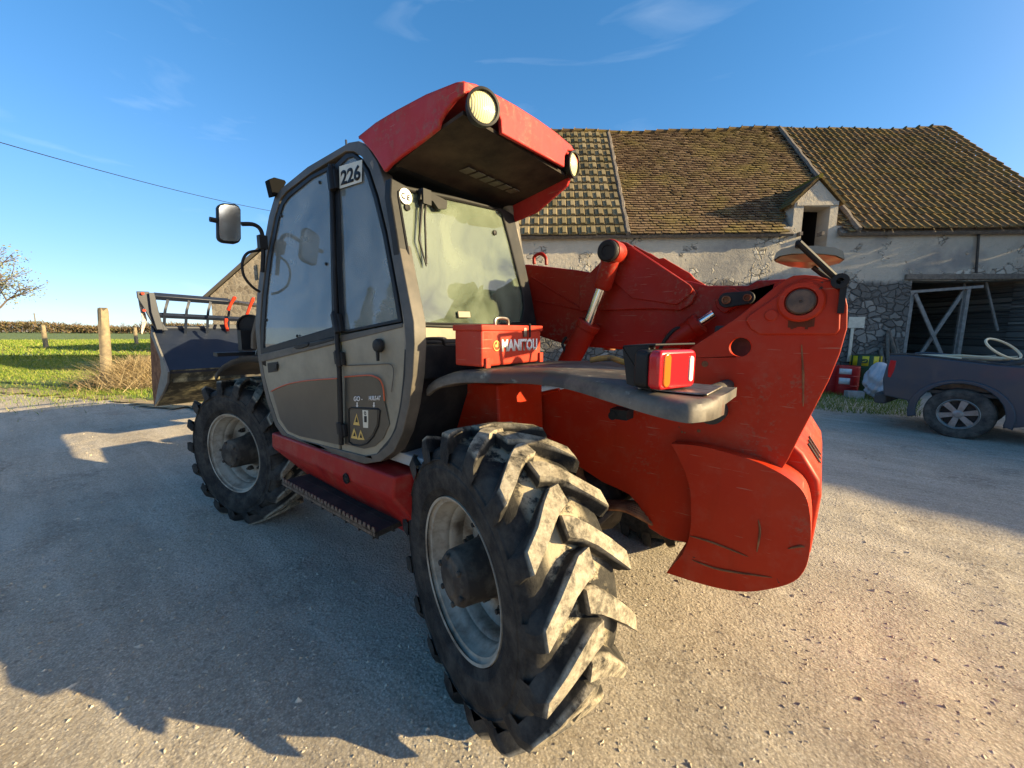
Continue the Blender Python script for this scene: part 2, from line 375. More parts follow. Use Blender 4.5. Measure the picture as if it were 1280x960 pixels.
# loose stones on the yard, nobody could count them
def pebbles(n, name, smin, smax, dist):
    base = np.array([[1,0,0],[-1,0,0],[0,1,0],[0,-1,0],[0,0,1],[0,0,-1]], float)
    tri = np.array([[0,2,4],[2,1,4],[1,3,4],[3,0,4],[2,0,5],[1,2,5],[3,1,5],[0,3,5]])
    xy = dist(n); s = smin*(smax/smin)**(rng.random(n)**3.0)
    an = rng.random(n)*6.28; sc3 = np.stack([s*rng.uniform(.7,1.5,n), s*rng.uniform(.6,1.1,n), s*rng.uniform(.35,.75,n)], 1)
    P = base[None]*sc3[:,None,:]*rng.uniform(.65,1.3,(n,6,1))
    P += rng.normal(0,.18,(n,6,3))*s[:,None,None]
    c, sn = np.cos(an)[:,None], np.sin(an)[:,None]
    Q = np.stack([P[:,:,0]*c-P[:,:,1]*sn, P[:,:,0]*sn+P[:,:,1]*c, P[:,:,2]], 2)
    z = gz(xy[:,0], xy[:,1])-s*.05
    Q += np.stack([xy[:,0], xy[:,1], z], 1)[:,None,:]
    Fc = (tri[None]+6*np.arange(n)[:,None,None]).reshape(-1,3)
    return raw(name, Q.reshape(-1,3), Fc, M['stones'], rnd=np.repeat(rng.random(n), 8))
M['stones'] = attr_mat('loose_stones', [(.30,.25,.185), (.42,.36,.27), (.48,.41,.31), (.56,.49,.39), (.36,.30,.225)], .9, .3, 60)
def near(n):
    r = .35+np.abs(rng.normal(0, 1, n))*2.6+rng.random(n)**2*3; an = YAW+rng.uniform(-1.15, 1.15, n)
    xy = np.stack([CO.x+np.cos(an)*r, CO.y+np.sin(an)*r], 1)
    k = vn(xy[:,0], xy[:,1], .45, 9)+vn(xy[:,0], xy[:,1], .16, 12)*.5 > .58
    return np.where(k[:,None] | (rng.random(n) < .35)[:,None], xy, xy+rng.normal(0,.5,(n,2)))
def far(n): return np.stack([rng.uniform(-5, 16, n), rng.uniform(-9, 3, n)], 1)
tag(pebbles(34000, 'gravel_stones', .0020, .0115, near), 'loose pale stones scattered over the dry yard', 'gravel', kind='stuff')
tag(pebbles(5000, 'gravel_stones', .006, .024, far), 'loose pale stones scattered over the dry yard', 'gravel', kind='stuff')

# ---- pasture beyond the yard
edge = [S(x, y, 'z', 0) for x, y in [(-260, 470), (0, 487), (60, 489), (120, 493), (200, 503), (270, 506), (330, 500), (400, 480)]]
t = NT('pasture_grass')
c = t.mix(t.rng(t.noise(.35, 6, .65), .38, .62), (.10, .155, .028), (.15, .19, .045))
c = t.mix(t.rng(t.noise(3, 6, .7), .45, .75, 0, .7), c, (.045, .080, .018))
t.col(c).rough(.9); t.bump(t.noise(5, 8, .8), .9, .12); M['pasture'] = t.m
t = NT('bare_straw_soil')
t.col(t.mix(t.rng(t.noise(2, 7, .7), .35, .65), (.40, .30, .17), (.24, .19, .11))).rough(.95); t.bump(t.noise(8, 8, .8), .8, .05); M['straw_soil'] = t.m
def strip(name, poly, z, mat, jit=.12):
    bm = nb(); P = []
    for i in range(len(poly)-1):
        for k in range(12):
            q = poly[i].lerp(poly[i+1], k/12); P.append(Vector((q.x+random.uniform(-jit,jit), q.y+random.uniform(-jit,jit), z)))
    P.append(poly[-1].copy()); P[-1].z = z
    far_ = [Vector((160, -70, z)), Vector((260, 10, z)), Vector((120, 90, z)), Vector((30, 50, z))]
    L_ = P+far_; tri = tessellate_polygon([L_]); vs = [bm.verts.new(p) for p in L_]
    for t_ in tri: bm.faces.new([vs[i] for i in t_])
    o = fin(name, bm, mat, smooth=False)
    if o.data.polygons[0].normal.z < 0: o.data.flip_normals()
    return tag(o, None, None, kind='structure')
strip('verge', [p+Vector((-1.3, .0, 0)) for p in edge], .032, M['straw_soil'], .22)
strip('field', [p+Vector((.35, .05, 0)) for p in edge], .044, M['pasture'], .22)
M['blade'] = attr_mat('grass_blades', [(.08,.14,.018), (.12,.19,.028), (.19,.24,.045), (.32,.29,.10)], .8, 0)
M['straw'] = attr_mat('dry_stalks', [(.36,.27,.15), (.22,.155,.09), (.52,.42,.25), (.12,.085,.05)], .9, 0)
def blades(name, pts, h, wd, mat, label, lean=.5, kind='stuff', cat='grass'):
    n = len(pts); an = rng.random(n)*6.283; H = h*rng.uniform(.4, 1.2, n)
    dx, dy = np.cos(an)*wd*.5, np.sin(an)*wd*.5; lx, ly = rng.normal(0, lean, n)*H, rng.normal(0, lean, n)*H
    z = pts[:,2]
    A = np.stack([pts[:,0]-dx, pts[:,1]-dy, z-.01], 1); B = np.stack([pts[:,0]+dx, pts[:,1]+dy, z-.01], 1)
    C_ = np.stack([pts[:,0]+lx, pts[:,1]+ly, z+H], 1)
    V_ = np.stack([A, B, C_], 1).reshape(-1,3); return tag(raw(name, V_, np.arange(3*n).reshape(-1,3), mat, rnd=rng.random(n)), label, cat, kind=kind)
def inpoly(poly, n, x0, x1, y0, y1):
    P = np.stack([rng.uniform(x0, x1, n), rng.uniform(y0, y1, n)], 1); ins = np.zeros(n, bool)
    for i in range(len(poly)):
        ax, ay = poly[i][0], poly[i][1]; bx, by = poly[(i+1) % len(poly)][0], poly[(i+1) % len(poly)][1]
        c = ((ay > P[:,1]) != (by > P[:,1])); xx = (bx-ax)*(P[:,1]-ay)/(by-ay+1e-12)+ax; ins ^= c & (P[:,0] < xx)
    return P[ins]
fp = [(p.x+.3, p.y) for p in edge]+[(60, -40), (90, 20), (40, 30)]
P = inpoly(fp, 150000, 8, 34, -14, 9); P = P[vn(P[:,0], P[:,1], 1.3, 21)+rng.random(len(P))*.6 > .5]
blades('field_grass', np.c_[P, np.full(len(P), .045)], .085, .022, M['blade'], 'short green pasture grass beyond the yard on the left')
P = inpoly(fp, 90000, 30, 90, -40, 25)
blades('field_grass', np.c_[P, np.full(len(P), .045)], .16, .07, M['blade'], 'short green pasture grass beyond the yard on the left')

# ---- barn: wall plane through BP0, s along it, o towards the yard
BA = R(34); BW = Vector((math.cos(BA), math.sin(BA), 0)); BN = Vector((-BW.y, BW.x, 0)); BP0 = Vector((-1.6, -12.2, 0))
def B(s, z, o=0): return BP0+BW*s+BN*o+Vector((0,0,z))
E0, E1, ZE = -5.0, 14.0, 4.45
def ridge_z(s): return 8.55+.02*(s+4.8)+.045*math.sin(s*.8+1)+.025*math.sin(s*2.1)
t = NT('old_lime_render'); X = t.sep()
co = t.n('ShaderNodeCombineXYZ'); sx = t.math('ADD', t.math('MULTIPLY', X[0], BW.x), t.math('MULTIPLY', X[1], BW.y))
t.l(sx, co.inputs[0]); t.l(X[2], co.inputs[1]); co = co.outputs[0]
dn = t.noise(1.6, 3, .6, co); 
wob = t.n('ShaderNodeMix', data_type='VECTOR'); wob.inputs[0].default_value = .20
nn = t.n('ShaderNodeTexNoise'); nn.inputs['Scale'].default_value = 2.5; t.l(co, nn.inputs[0]); t.l(co, wob.inputs[4]); t.l(nn.outputs['Color'], wob.inputs[5])
wm = t.n('ShaderNodeMapping'); wm.inputs['Scale'].default_value = (1, 1.5, 1); t.l(wob.outputs[1], wm.inputs[0])
stone = t.voro(5.2, 'F1', wm.outputs[0], 'Color'); edgev = t.voro(5.2, 'DISTANCE_TO_EDGE', wm.outputs[0])
sv = t.n('ShaderNodeSeparateColor'); t.l(stone, sv.inputs[0])
plaster = t.mix(t.rng(t.noise(1.1, 7, .7, co), .35, .65), (.60, .51, .385), (.47, .41, .315))
plaster = t.mix(t.rng(t.noise(9, 6, .75, co), .45, .7, 0, .7), plaster, (.56, .50, .40))
stn = t.mix(sv.outputs[0], (.34, .30, .24), (.60, .55, .46))
stn = t.mix(t.rng(edgev, .07, .0), stn, (.22, .19, .15))
low = t.rng(t.math('ADD', X[2], t.math('MULTIPLY', dn, .5)), 3.32, 3.18)     # the rubble base course
lowstn = t.mix(t.rng(t.math('ADD', edgev, t.math('MULTIPLY', t.noise(11, 5, .7, co), .10)), .115, .05), t.mix(t.rng(sv.outputs[1], .55, .95), (.15, .14, .125), (.30, .28, .245)), (.10, .092, .082))
pm = t.rng(t.math('ADD', t.noise(.75, 5, .65, co), t.math('MULTIPLY', t.rng(X[2], 4.6, 2.6), .10)), .585, .60)
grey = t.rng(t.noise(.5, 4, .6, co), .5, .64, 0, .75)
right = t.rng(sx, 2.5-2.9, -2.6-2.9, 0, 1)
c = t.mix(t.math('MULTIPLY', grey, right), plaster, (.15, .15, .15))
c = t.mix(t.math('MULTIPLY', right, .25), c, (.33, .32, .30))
c = t.mix(pm, c, stn); c = t.mix(low, c, lowstn)
t.col(c).rough(.95); t.b.inputs['Specular IOR Level'].default_value = .1
relief = t.math('MULTIPLY', t.math('ADD', pm, low), t.rng(edgev, 0, .09))
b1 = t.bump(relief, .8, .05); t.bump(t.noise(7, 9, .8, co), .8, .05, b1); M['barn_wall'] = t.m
M['tile_a'] = attr_mat('interlocking_tiles', [(.12,.095,.055), (.19,.15,.085), (.25,.20,.12), (.16,.12,.065)], .95, .3, 20, tint=((.16,.13,.05), 1.2, .45, .7, .6))
M['tile_b'] = attr_mat('flat_clay_tiles', [(.10,.062,.038), (.15,.098,.058), (.20,.135,.08), (.13,.088,.045), (.23,.165,.10)], .95, .3, 20, tint=((.20,.155,.05), .8, .46, .66, .75))
M['tile_c'] = attr_mat('mossy_roll_tiles', [(.10,.066,.036), (.15,.10,.052), (.20,.125,.066), (.16,.115,.05)], .95, .3, 20, tint=((.19,.135,.035), 1.3, .42, .66, .6))
M['oak'] = simple('weathered_oak', (.13, .11, .09), .9, 0, (.24, .20, .16), 14, .4, .7, .3, 40)
M['hollow'] = simple('unlit_barn_inside', (.018, .016, .014), .95)  # near-black, the lack of light indoors put into the colour
M['moss'] = simple('moss', (.17, .14, .02), .95, 0, (.07, .06, .02), 9, .4, .7, .5, 30)
barn = empty('stone_barn', B(2, 0)); OFF = -B(2, 0)
tag(barn, 'long stone barn with lime render, mossy tiled roof and a small gabled hatch', 'barn')
bm = nb()
outer = [B(E0, 0), B(E1, 0), B(E1, ZE), B(1.76, ZE), B(1.76, 5.05), B(1.20, 5.62), B(.64, 5.05), B(.64, ZE), B(E0, ZE)]
door = [B(-1.46, .0001), B(-1.46, 3.02), B(-3.0, 3.0), B(-6.4, 3.05), B(-6.4, .0001)]
outer = [B(E0, 0), B(-4.55, 0), B(-4.55, 3.05), B(-3.0, 3.0), B(-1.46, 3.02), B(-1.46, 0)]+outer[1:]
hatch = [B(.84, 3.62), B(.84, 4.95), B(1.52, 4.97), B(1.52, 3.62)]
prism(bm, outer, -BN*.5, [hatch]); 
prism(bm, [B(E0, 0, -8), B(E1, 0, -8), B(E1, ZE, -8), B(E0, ZE, -8)], -BN*.4)
for s in (E0, E1-.4):
    prism(bm, [B(s, 0, -.5), B(s, 0, -8), B(s, ZE, -8), B(s, ridge_z(s)-.25, -4.2), B(s, ZE, -.5)], BW*.4)
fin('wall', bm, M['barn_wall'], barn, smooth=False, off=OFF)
bm = nb()    # inside: earth floor, loft boards and a partition, coloured near-black for the unlit dark
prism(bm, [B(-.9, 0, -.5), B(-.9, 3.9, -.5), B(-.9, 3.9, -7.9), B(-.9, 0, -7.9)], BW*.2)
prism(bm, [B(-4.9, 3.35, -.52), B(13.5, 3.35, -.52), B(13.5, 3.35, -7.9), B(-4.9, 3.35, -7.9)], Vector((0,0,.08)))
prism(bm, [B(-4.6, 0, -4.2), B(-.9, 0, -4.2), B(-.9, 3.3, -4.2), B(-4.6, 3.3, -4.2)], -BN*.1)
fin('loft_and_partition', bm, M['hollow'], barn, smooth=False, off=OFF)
def rp(s, f, lift=0):
    """point on the front roof slope: f 0 at the eave edge .. 1 at the ridge"""
    o = .20+(-4.20)*f; z0 = ZE-.20; z = z0+(ridge_z(s)-z0)*f + .05*math.sin(s*.9)*(1-f)*f*2
    return B(s, z, o)+RN*lift
RN = (BN*.72+Vector((0,0,.69))).normalized()
bm = nb()
def slab(s0, s1, f0, f1): prism(bm, [rp(s0, f0, -.03), rp(s1, f0, -.03), rp(s1, f1-.01, -.22), rp(s0, f1-.01, -.22)], -RN*.08)
slab(E0-.2, .60, 0, 1); slab(1.80, E1+.2, 0, 1); slab(.60, 1.80, .30, 1)
prism(bm, [B(E0-.2, ZE-.2, -8.5), B(E1+.2, ZE-.2, -8.5), B(E1+.2, ridge_z(E1), -4.05), B(E0-.2, ridge_z(E0), -4.05)], RN*-.1)
fin('roof_deck', bm, M['oak'], barn, smooth=False, off=OFF)
def tiles(name, s0, s1, wt, nrow, style, mat, lift=0, jit=.014, skew=0, f1=.995):
    V_, F_, Rn = [], [], []
    nc = int((s1-s0)/wt)
    for r in range(nrow):
        fa, fb = r/nrow*f1, (r+1.18)/nrow*f1
        for c_ in range(nc+1):
            a_ = s0+c_*wt+(wt*.5 if (style == 'flat' and r % 2) else 0); b_ = min(a_+wt*.965, s1)
            if b_-a_ < .05: continue
            if a_ > .42 and a_ < 1.95 and fa < .30 - abs(a_+wt/2-1.2)*.30: continue
            ja, jb = random.uniform(0, jit), random.uniform(0, jit); th = .032 if style != 'flat' else .024
            h0 = lift+.035+ja; h1 = lift+.004
            sk_ = random.uniform(-.012,.012) if random.random() > .06 else random.uniform(-.05,.05); fa_ = fa-random.random()*.004
            q = [(a_+sk_,fa_,h0),(b_+sk_,fa_+random.uniform(-.002,.002),h0+jb),(b_,fb,h1),(a_,fb,h1)]; k = len(V_)
            for s_, f_, h_ in q: V_.append(rp(s_, min(f_, 1), h_)+Vector((0,0,0)))
            for s_, f_, h_ in q[:2]: V_.append(rp(s_, f_, h_-th))
            F_ += [(k,k+1,k+2,k+3), (k+4,k+5,k+1,k)]; rv = min(.85, max(0, random.gauss(.38+.20*math.sin(a_*1.1+2)*math.sin(fa*5+a_*.4), .25))); Rn += [rv, rv]
            if style != 'flat':
                # raised roll (c) or raised lozenge (a)
                if style == 'roll': xs = [(a_+wt*.02, 0), (a_+wt*.10, .040), (a_+wt*.30, .045), (a_+wt*.42, 0)]; fr = (fa-.001, fb-.01)
                else: xs = [(a_+wt*.10, 0), (a_+wt*.16, .045), (a_+wt*.55, .045), (a_+wt*.62, 0)]; fr = (fa-.002, fa+(fb-fa)*.62)
                k = len(V_)
                for f_, hb in ((fr[0], h0), (fr[1], h0+(h1-h0)*(fr[1]-fa)/(fb-fa))):
                    for x_, h_ in xs: V_.append(rp(x_, max(min(f_, 1), 0), hb+h_*1.0))
                F_ += [(k,k+1,k+5,k+4), (k+1,k+2,k+6,k+5), (k+2,k+3,k+7,k+6), (k,k+1,k+2,k+3), (k+4,k+5,k+6,k+7)]; Rn += [rv]*5
    o = raw(name, [tuple(v+OFF) for v in V_], F_, mat, barn, rnd=Rn); return o
tiles('interlocking_tiles', 6.22, E1+.25, .262, 14, 'loz', M['tile_a'], .01)
tiles('flat_tiles', .30, 6.08, .165, 50, 'flat', M['tile_b'], .0, .014)
tiles('roll_tiles', E0-.2, .14, .205, 19, 'roll', M['tile_c'], .07)
for s, hgt in ((6.15, .05), (.22, .13)):
    bm = nb(); P = [rp(s+.01*math.sin(i*1.7), i/24, hgt*.5) for i in range(25)]; tube(bm, P, [.07+.012*math.sin(i*2.3) for i in range(25)], 6)
    fin('verge_mortar', bm, M['oak'], barn, off=OFF)
bm = nb(); s = E0-.2
while s < E1+.2:
    z = ridge_z(s); tube(bm, [B(s, z+.02, -4.03), B(s+.40, z+.03, -4.03), B(s+.44, z+.055, -4.03)], [.10, .115, .15], 8); s += .42
fin('ridge_tiles', bm, M['tile_c'], barn, off=OFF)
# gabled hatch
bm = nb()
for sgn, mt in ((-1, 0), (1, 0)):
    for k in range(7):
        u0, u1 = k/7, (k+1.15)/7
        a_ = lambda u, o: B(1.20+sgn*(.66-.66*u), 4.93+.70*u+.05, o)
        prism(bm, [a_(u0, .06), a_(min(u1, 1), .06), a_(min(u1, 1), -1.35), a_(u0, -1.35)], (BW*sgn*.7+Vector((0,0,.7)))*(.05+.012*(k % 2)))
d_ = fin('hatch_roof', bm, M['tile_c'], barn, smooth=False, off=OFF)
bm = nb(); tube(bm, [B(1.20, 5.71, .07), B(1.20, 5.71, -1.3)], .06, 8); fin('hatch_ridge', bm, M['moss'], barn, off=OFF)
bm = nb()
prism(bm, [B(.66, ZE-.3, -.02), B(.66, 5.03, -.02), B(.66, 5.03, -.9), B(.66, ZE-.3, -.9)], BW*.1)
prism(bm, [B(1.64, ZE-.3, -.02), B(1.64, 5.03, -.02), B(1.64, 5.03, -.9), B(1.64, ZE-.3, -.9)], BW*.1)
box(bm, B(1.18, 5.03, .0), (1.05, .06, .10), Matrix.Rotation(BA, 3, 'Z'))
fin('hatch_cheeks', bm, M['barn_wall'], barn, smooth=False, off=OFF)
bm = nb(); prism(bm, [B(.66, 3.62, -1.3), B(1.74, 3.62, -1.3), B(1.74, 5, -1.3), B(.66, 5, -1.3)], -BN*.05); prism(bm, [B(.76, 4.98, -.5), B(1.64, 4.98, -.5), B(1.64, 4.98, -1.3), B(.76, 4.98, -1.3)], Vector((0,0,.03))); prism(bm, [B(.76, 3.62, -.5), B(.80, 4.98, -.5), B(.80, 4.98, -1.3), B(.76, 3.62, -1.3)], BW*.02); prism(bm, [B(1.60, 3.62, -.5), B(1.60, 4.98, -.5), B(1.60, 4.98, -1.3), B(1.60, 3.62, -1.3)], BW*.02); fin('hatch_backing', bm, M['hollow'], barn, smooth=False, off=OFF)  # near-black lining that stands in for the shade inside the hatch
# lintel, downpipe, sill course
bm = nb(); box(bm, B(-3.0, 3.11, .02), (3.5, .10, .14), Matrix.Rotation(BA, 3, 'Z')); fin('door_lintel', bm, M['oak'], barn, bevel=.01, off=OFF)
bm = nb(); tube(bm, [B(-2.86, 4.35, .06), B(-2.96, 3.2, .06)], .028, 8); fin('downpipe', bm, M['dark'], barn, off=OFF)
for s in np.arange(E0, E1-3, .55):
    bm = nb(); box(bm, B(s, ZE-.21, .05), (.07, .20, .09), Matrix.Rotation(BA, 3, 'Z')); fin('rafter_end', bm, M['oak'], barn, smooth=False, off=OFF)
def bar(bm, a, b, wd, th):
    a, b = Vector(a), Vector(b); d = (b-a); L_ = d.length; d.normalize(); u = BN; v = d.cross(u).normalized()
    prism(bm, [a-v*wd/2-u*th/2, a+v*wd/2-u*th/2, a+v*wd/2+u*th/2, a-v*wd/2+u*th/2], d*L_)
bm = nb()
bar(bm, B(-1.52, .1, -.04), B(-1.52, 2.74, -.04), .09, .07); bar(bm, B(-1.45, 2.72, -.02), B(-3.25, 2.86, -.02), .07, .06)
bar(bm, B(-2.92, .1, -.04), B(-2.92, 2.84, -.04), .09, .07); bar(bm, B(-1.55, 2.66, .03), B(-2.9, .2, .03), .085, .04); bar(bm, B(-2.88, 2.75, -.10), B(-1.6, .2, -.10), .085, .04)
bar(bm, B(-3.25, 0, -.5), B(-3.25, 3.0, -.5), .04, .05); bar(bm, B(-3.6, 3.0, -.3), B(-4.1, 1.7, -.3), .05, .04)
g = fin('barn_gate', bm, simple('grey_gate_wood', (.20, .185, .165), .85, 0, (.32, .30, .27), 10, .4, .7, .3, 40), barn, smooth=False, off=OFF)

# ---- building outside the frame that shades the truck and the barn door
wing = empty('farm_wing', (-15, -13, 0)); WO = Vector((15, 13, 0))
tag(wing, 'tiled farm wing beyond the right edge that shades the yard and the pickup', 'farm building')
ra, rb = Vector((-8.0, -14.9, 6.0)), Vector((-24.0, -9.7, 6.0)); rd = (rb-ra).normalized(); pn = Vector((-rd.y, rd.x, 0))
if pn.dot(CO-ra) < 0: pn = -pn
bm = nb()
q = lambda p, o, z: Vector((p.x, p.y, 0))+pn*o+Vector((0,0,z))
prism(bm, [q(ra, 2.4, 0), q(ra, -2.4, 0), q(ra, -2.4, 3.6), q(ra, 0, 5.9), q(ra, 2.4, 3.6)], rb-ra)
fin('wall', bm, M['barn_wall'], wing, smooth=False, off=WO)
V_, F_, Rn = [], [], []
for side in (1, -1):
    for r in range(12):
        for c_ in range(56):
            a0, a1 = -.2+c_*.3, -.2+c_*.3+.285; f0, f1 = r/12, (r+1.15)/12; k = len(V_)
            for s_, f_, h_ in ((a0,f0,.06),(a1,f0,.06),(a1,min(f1,1),.0),(a0,min(f1,1),.0)):
                V_.append(tuple(Vector((ra.x, ra.y, 0))+rd*s_+pn*side*(2.7*(1-f_))+Vector((0,0,3.35+2.65*f_+h_))+WO))
            F_.append((k,k+1,k+2,k+3)); Rn.append(random.random())
raw('roof', V_, F_, M['tile_a'], wing, rnd=Rn)

# ---- grass by the barn foot
P = inpoly([(p.x, p.y) for p in [S(985, 507, 'z', 0), S(1040, 515, 'z', 0), S(1150, 522, 'z', 0), S(1150, 500, 'z', 0), B(-1.2, 0, .1), B(3, 0, .1)]], 60000, -6, 8, -14, -6)
blades('barn_grass', np.c_[P, np.full(len(P), .0)], .12, .012, M['blade'], 'strip of green grass along the foot of the barn wall')
# ================================================================== TELEHANDLER (x forward, y left, z up)
VX = 1.4; OFF = Vector((-VX, 0, 0))
tele = empty('telehandler', (VX, 0, 0))
tag(tele, 'red four wheel drive telehandler with taupe cab and grab bucket parked in the yard', 'telehandler')
T_ = lambda name, bm, mat, parent=None, **k: fin(name, bm, mat, parent or tele, off=(OFF if parent is None else None), **k)
def side_y(z): return 1.055-max(0, z-1.6)*.125
def SC(px, py, dy=0):
    """photo point on the tilted left side of the cab"""
    y = 1.05
    for _ in range(8): p = S(px, py, 'y', y+dy); y = side_y(p.z)
    return p
def SP(pts, y): return [S(a, b, 'y', y) for a, b in pts]
# ---- wheels
WZ = .600
def make_wheel():
    RB = .562
    # hub: planetary reduction drum
    bm = nb()
    lathe(bm, [(.001,.235), (.06,.235), (.075,.225), (.10,.222), (.118,.20), (.125,.10), (.135,.03), (.15,.02), (.15,-.10), (.10,-.2), (.001,-.2)], (0,0,0), (0,1,0), 32)
    for k in range(6):
        a = k*math.pi/3+.3; cyl(bm, (.10*math.cos(a), .215, .10*math.sin(a)), (.10*math.cos(a), .232, .10*math.sin(a)), .013, 6)
    hub = fin('wheel', bm, M['hub'], None, bevel=.004)
    bm = nb()
    prof = [(.330,.188), (.341,.192), (.343,.180), (.332,.172), (.314,.168), (.310,.150), (.298,.120), (.290,.112), (.288,.088), (.275,.080), (.270,.050), (.272,.020), (.258,.012), (.250,.000),
            (.22,-.008), (.19,.012), (.15,.020), (.15,.005), (.19,-.004), (.22,-.026), (.262,-.02), (.262,-.14), (.31,-.16), (.335,-.18), (.335,-.192), (.325,-.188)]
    lathe(bm, prof, (0,0,0), (0,1,0), 64); rim = fin('rim', bm, M['rim'], hub, angle=50)
    for k in range(8):
        a = k*math.pi/4+.2; bm = nb(); c_ = (.185*math.cos(a), 0, .185*math.sin(a))
        cyl(bm, (c_[0], .008, c_[2]), (c_[0], .045, c_[2]), .020, 6); cyl(bm, (c_[0], .045, c_[2]), (c_[0], .062, c_[2]), .011, 8)
        fin('wheel_nut', bm, M['hub'], hub)
    bm = nb()
    prof = [(.336,.170), (.347,.190), (.375,.202), (.380,.207), (.42,.213), (.47,.216), (.475,.212), (.500,.211), (.503,.215), (.509,.214), (.512,.207), (.515,.206), (.535,.196), (.552,.178), (RB,.150), (RB+.006,.05), (RB+.006,-.05), (RB,-.150), (.552,-.178), (.535,-.196), (.515,-.207), (.47,-.216), (.42,-.213), (.38,-.207), (.345,-.192), (.322,-.165)]
    lathe(bm, prof, (0,0,0), (0,1,0), 96)
    N = 17
    for sgn in (1, -1):
        for k in range(N):
            t0 = 2*math.pi*(k+(.5 if sgn < 0 else 0))/N
            # stations from the shoulder to the middle: (|y|, angle lead, half width, top radius)
            st = [(.224,-.01,.036,.545), (.218,.0,.038,.590), (.200,.022,.041,.620), (.135,.125,.043,.627), (.070,.225,.046,.630), (.020,.280,.050,.630), (-.028,.300,.046,.628)]
            prev = None
            for i, (yy, ld, hw, rt) in enumerate(st):
                a = t0-ld + .008*math.sin(k*5.1+i); y = sgn*yy; hw *= .88; ta = hw/.60; tb = (hw+.012)/.60
                rb = RB-.02 if i > 0 else .50
                ring = []
                for da, r_ in ((-tb, rb), (-ta*1.04, rt-.016), (-ta*.86, rt), (ta*.86, rt), (ta*1.04, rt-.016), (tb, rb)):
                    if rb < r_: r_ = max(rb+.002, r_+random.uniform(-.0035, .002))
                    da += random.uniform(-.006, .006); yj = y+random.uniform(-.003, .003)
                    ring.append(bm.verts.new((r_*math.cos(a+da), yj, r_*math.sin(a+da))))
                if prev:
                    for j in range(5): bm.faces.new((prev[j], prev[j+1], ring[j+1], ring[j]))
                else: bm.faces.new(ring)
                prev = ring
            bm.faces.new(prev[::-1])
    ty = fin('tyre', bm, M['tyre'], hub, bevel=.006, seg=3, angle=50)
    return hub
def put_wheel(o, x, sgn, st):
    o.parent = tele; o.rotation_euler = (0, 0, st+(0 if sgn > 0 else math.pi)); c_ = .13
    o.location = (x-math.sin(st)*c_*sgn-VX, sgn*(.80+0)+math.cos(st)*c_*sgn, WZ)
w0 = make_wheel()
bm = nb()   # the valve with its hose on the rear left wheel
tube(bm, smoothpath([(.20,.02,-.19), (.215,.05,-.19), (.235,.075,-.205), (.225,.09,-.23)], 4), .016, 8)
whl = [w0]+[copy_tree(w0) for _ in range(3)]
put_wheel(whl[0], 0, 1, -.294); put_wheel(whl[1], 2.875, 1, .257); put_wheel(whl[2], 0, -1, -.294); put_wheel(whl[3], 2.875, -1, .257)
for i in (2, 3): whl[i].scale = (1, 1, 1)
fin('valve_hose', bm, M['rust'], whl[0])
# ---- axles and belly
for x in (0, 2.875):
    bm = nb(); tube(bm, [(x,-.72,WZ), (x,-.45,WZ), (x,-.18,WZ), (x,0,WZ-.02), (x,.18,WZ), (x,.45,WZ), (x,.72,WZ)], [.12,.085,.11,.19,.11,.085,.12], 14)
    for s in (-1, 1): box(bm, (x, s*.70, WZ), (.16, .10, .34))
    tube(bm, [(x-.17,-.6,WZ+.03), (x-.17,.6,WZ+.03)], .03, 10)
    T_('axle', bm, M['hub'])
bm = nb()
box(bm, (1.4, 0, .78), (1.9, .62, .26)); box(bm, (1.3, -.3, .62), (.8, .5, .2)); box(bm, (3.0, -.05, .86), (1.4, .50, .30))
box(bm, (-.1, -.25, .98), (1.0, .5, .5)); box(bm, (-.45,-.2,.62), (.2,.45,.2))
T_('belly', bm, M['dark'], bevel=.02)
bm = nb()
for i in range(7): tube(bm, smoothpath([(-.45+.02*i,.14,.60+.02*i), (-.30,.25-.02*i,.70), (-.12+.03*i,.2,.66), (.05,.1,.78+.01*i)], 5), .013, 6)
T_('hoses', bm, M['rust'])
# ---- main side plates with the mast head
PY = .18
arch = [(852,677), (839,675), (825,669), (811,660), (805,644), (797,630), (786,618), (770,610), (752,602)]
outl = SP([(982,349), (992,344.5), (1006,343.5), (1022,345), (1036,349), (1049,356), (1056,366), (1059.5,382), (1059,410), (1050,442), (1036,476), (1021,505), (1000,545), (985,575), (976,589)], PY)
low = [Vector((-.88,PY,.80)), Vector((-.80,PY,.57))]+SP(arch, PY)
p_ = low[-1]
front = [Vector((.05,PY,.86)), Vector((.30,PY,.80)), Vector((.55,PY,.66)), Vector((.95,PY,.62)), Vector((.95,PY,1.02))]
lip = SP([(600,530), (622,517), (650,503), (672,493), (700,487)], PY)
upl = SP([(760,475), (805,462), (844,447), (880,424), (920,398), (950,374), (968,359)], PY)
poly = outl+low+front+lip+upl
hole = circle(S(925,434,'y',PY), (1,0,0), (0,0,1), .042)
bm = nb(); prism(bm, poly, (0,-.035,0), [hole]); hb2 = S(925,434,'y',PY-.08); left = T_('chassis_plate', bm, M['red'], bevel=.004, angle=25)
bm = nb(); prism(bm, [p+Vector((0,-.84,0)) for p in poly], (0,-.035,0)); T_('chassis_plate', bm, M['red'], bevel=.004)
bm = nb()
box(bm, (-.55, -.25, 1.02), (.06, .82, .5)); box(bm, (-.30, -.25, 1.22), (.4, .82, .05)); box(bm, (-.98,-.25,1.28), (.04,.82,.22), Matrix.Rotation(R(-12), 3, 'Y'))
T_('cross_plates', bm, M['red_shaded'])
bm = nb(); box(bm, S(925,434,'y',PY-.12), (.22,.06,.20)); T_('hole_dark_box', bm, M['dark'], bevel=.01)  # dark box added behind the plate hole so it looks shaded inside
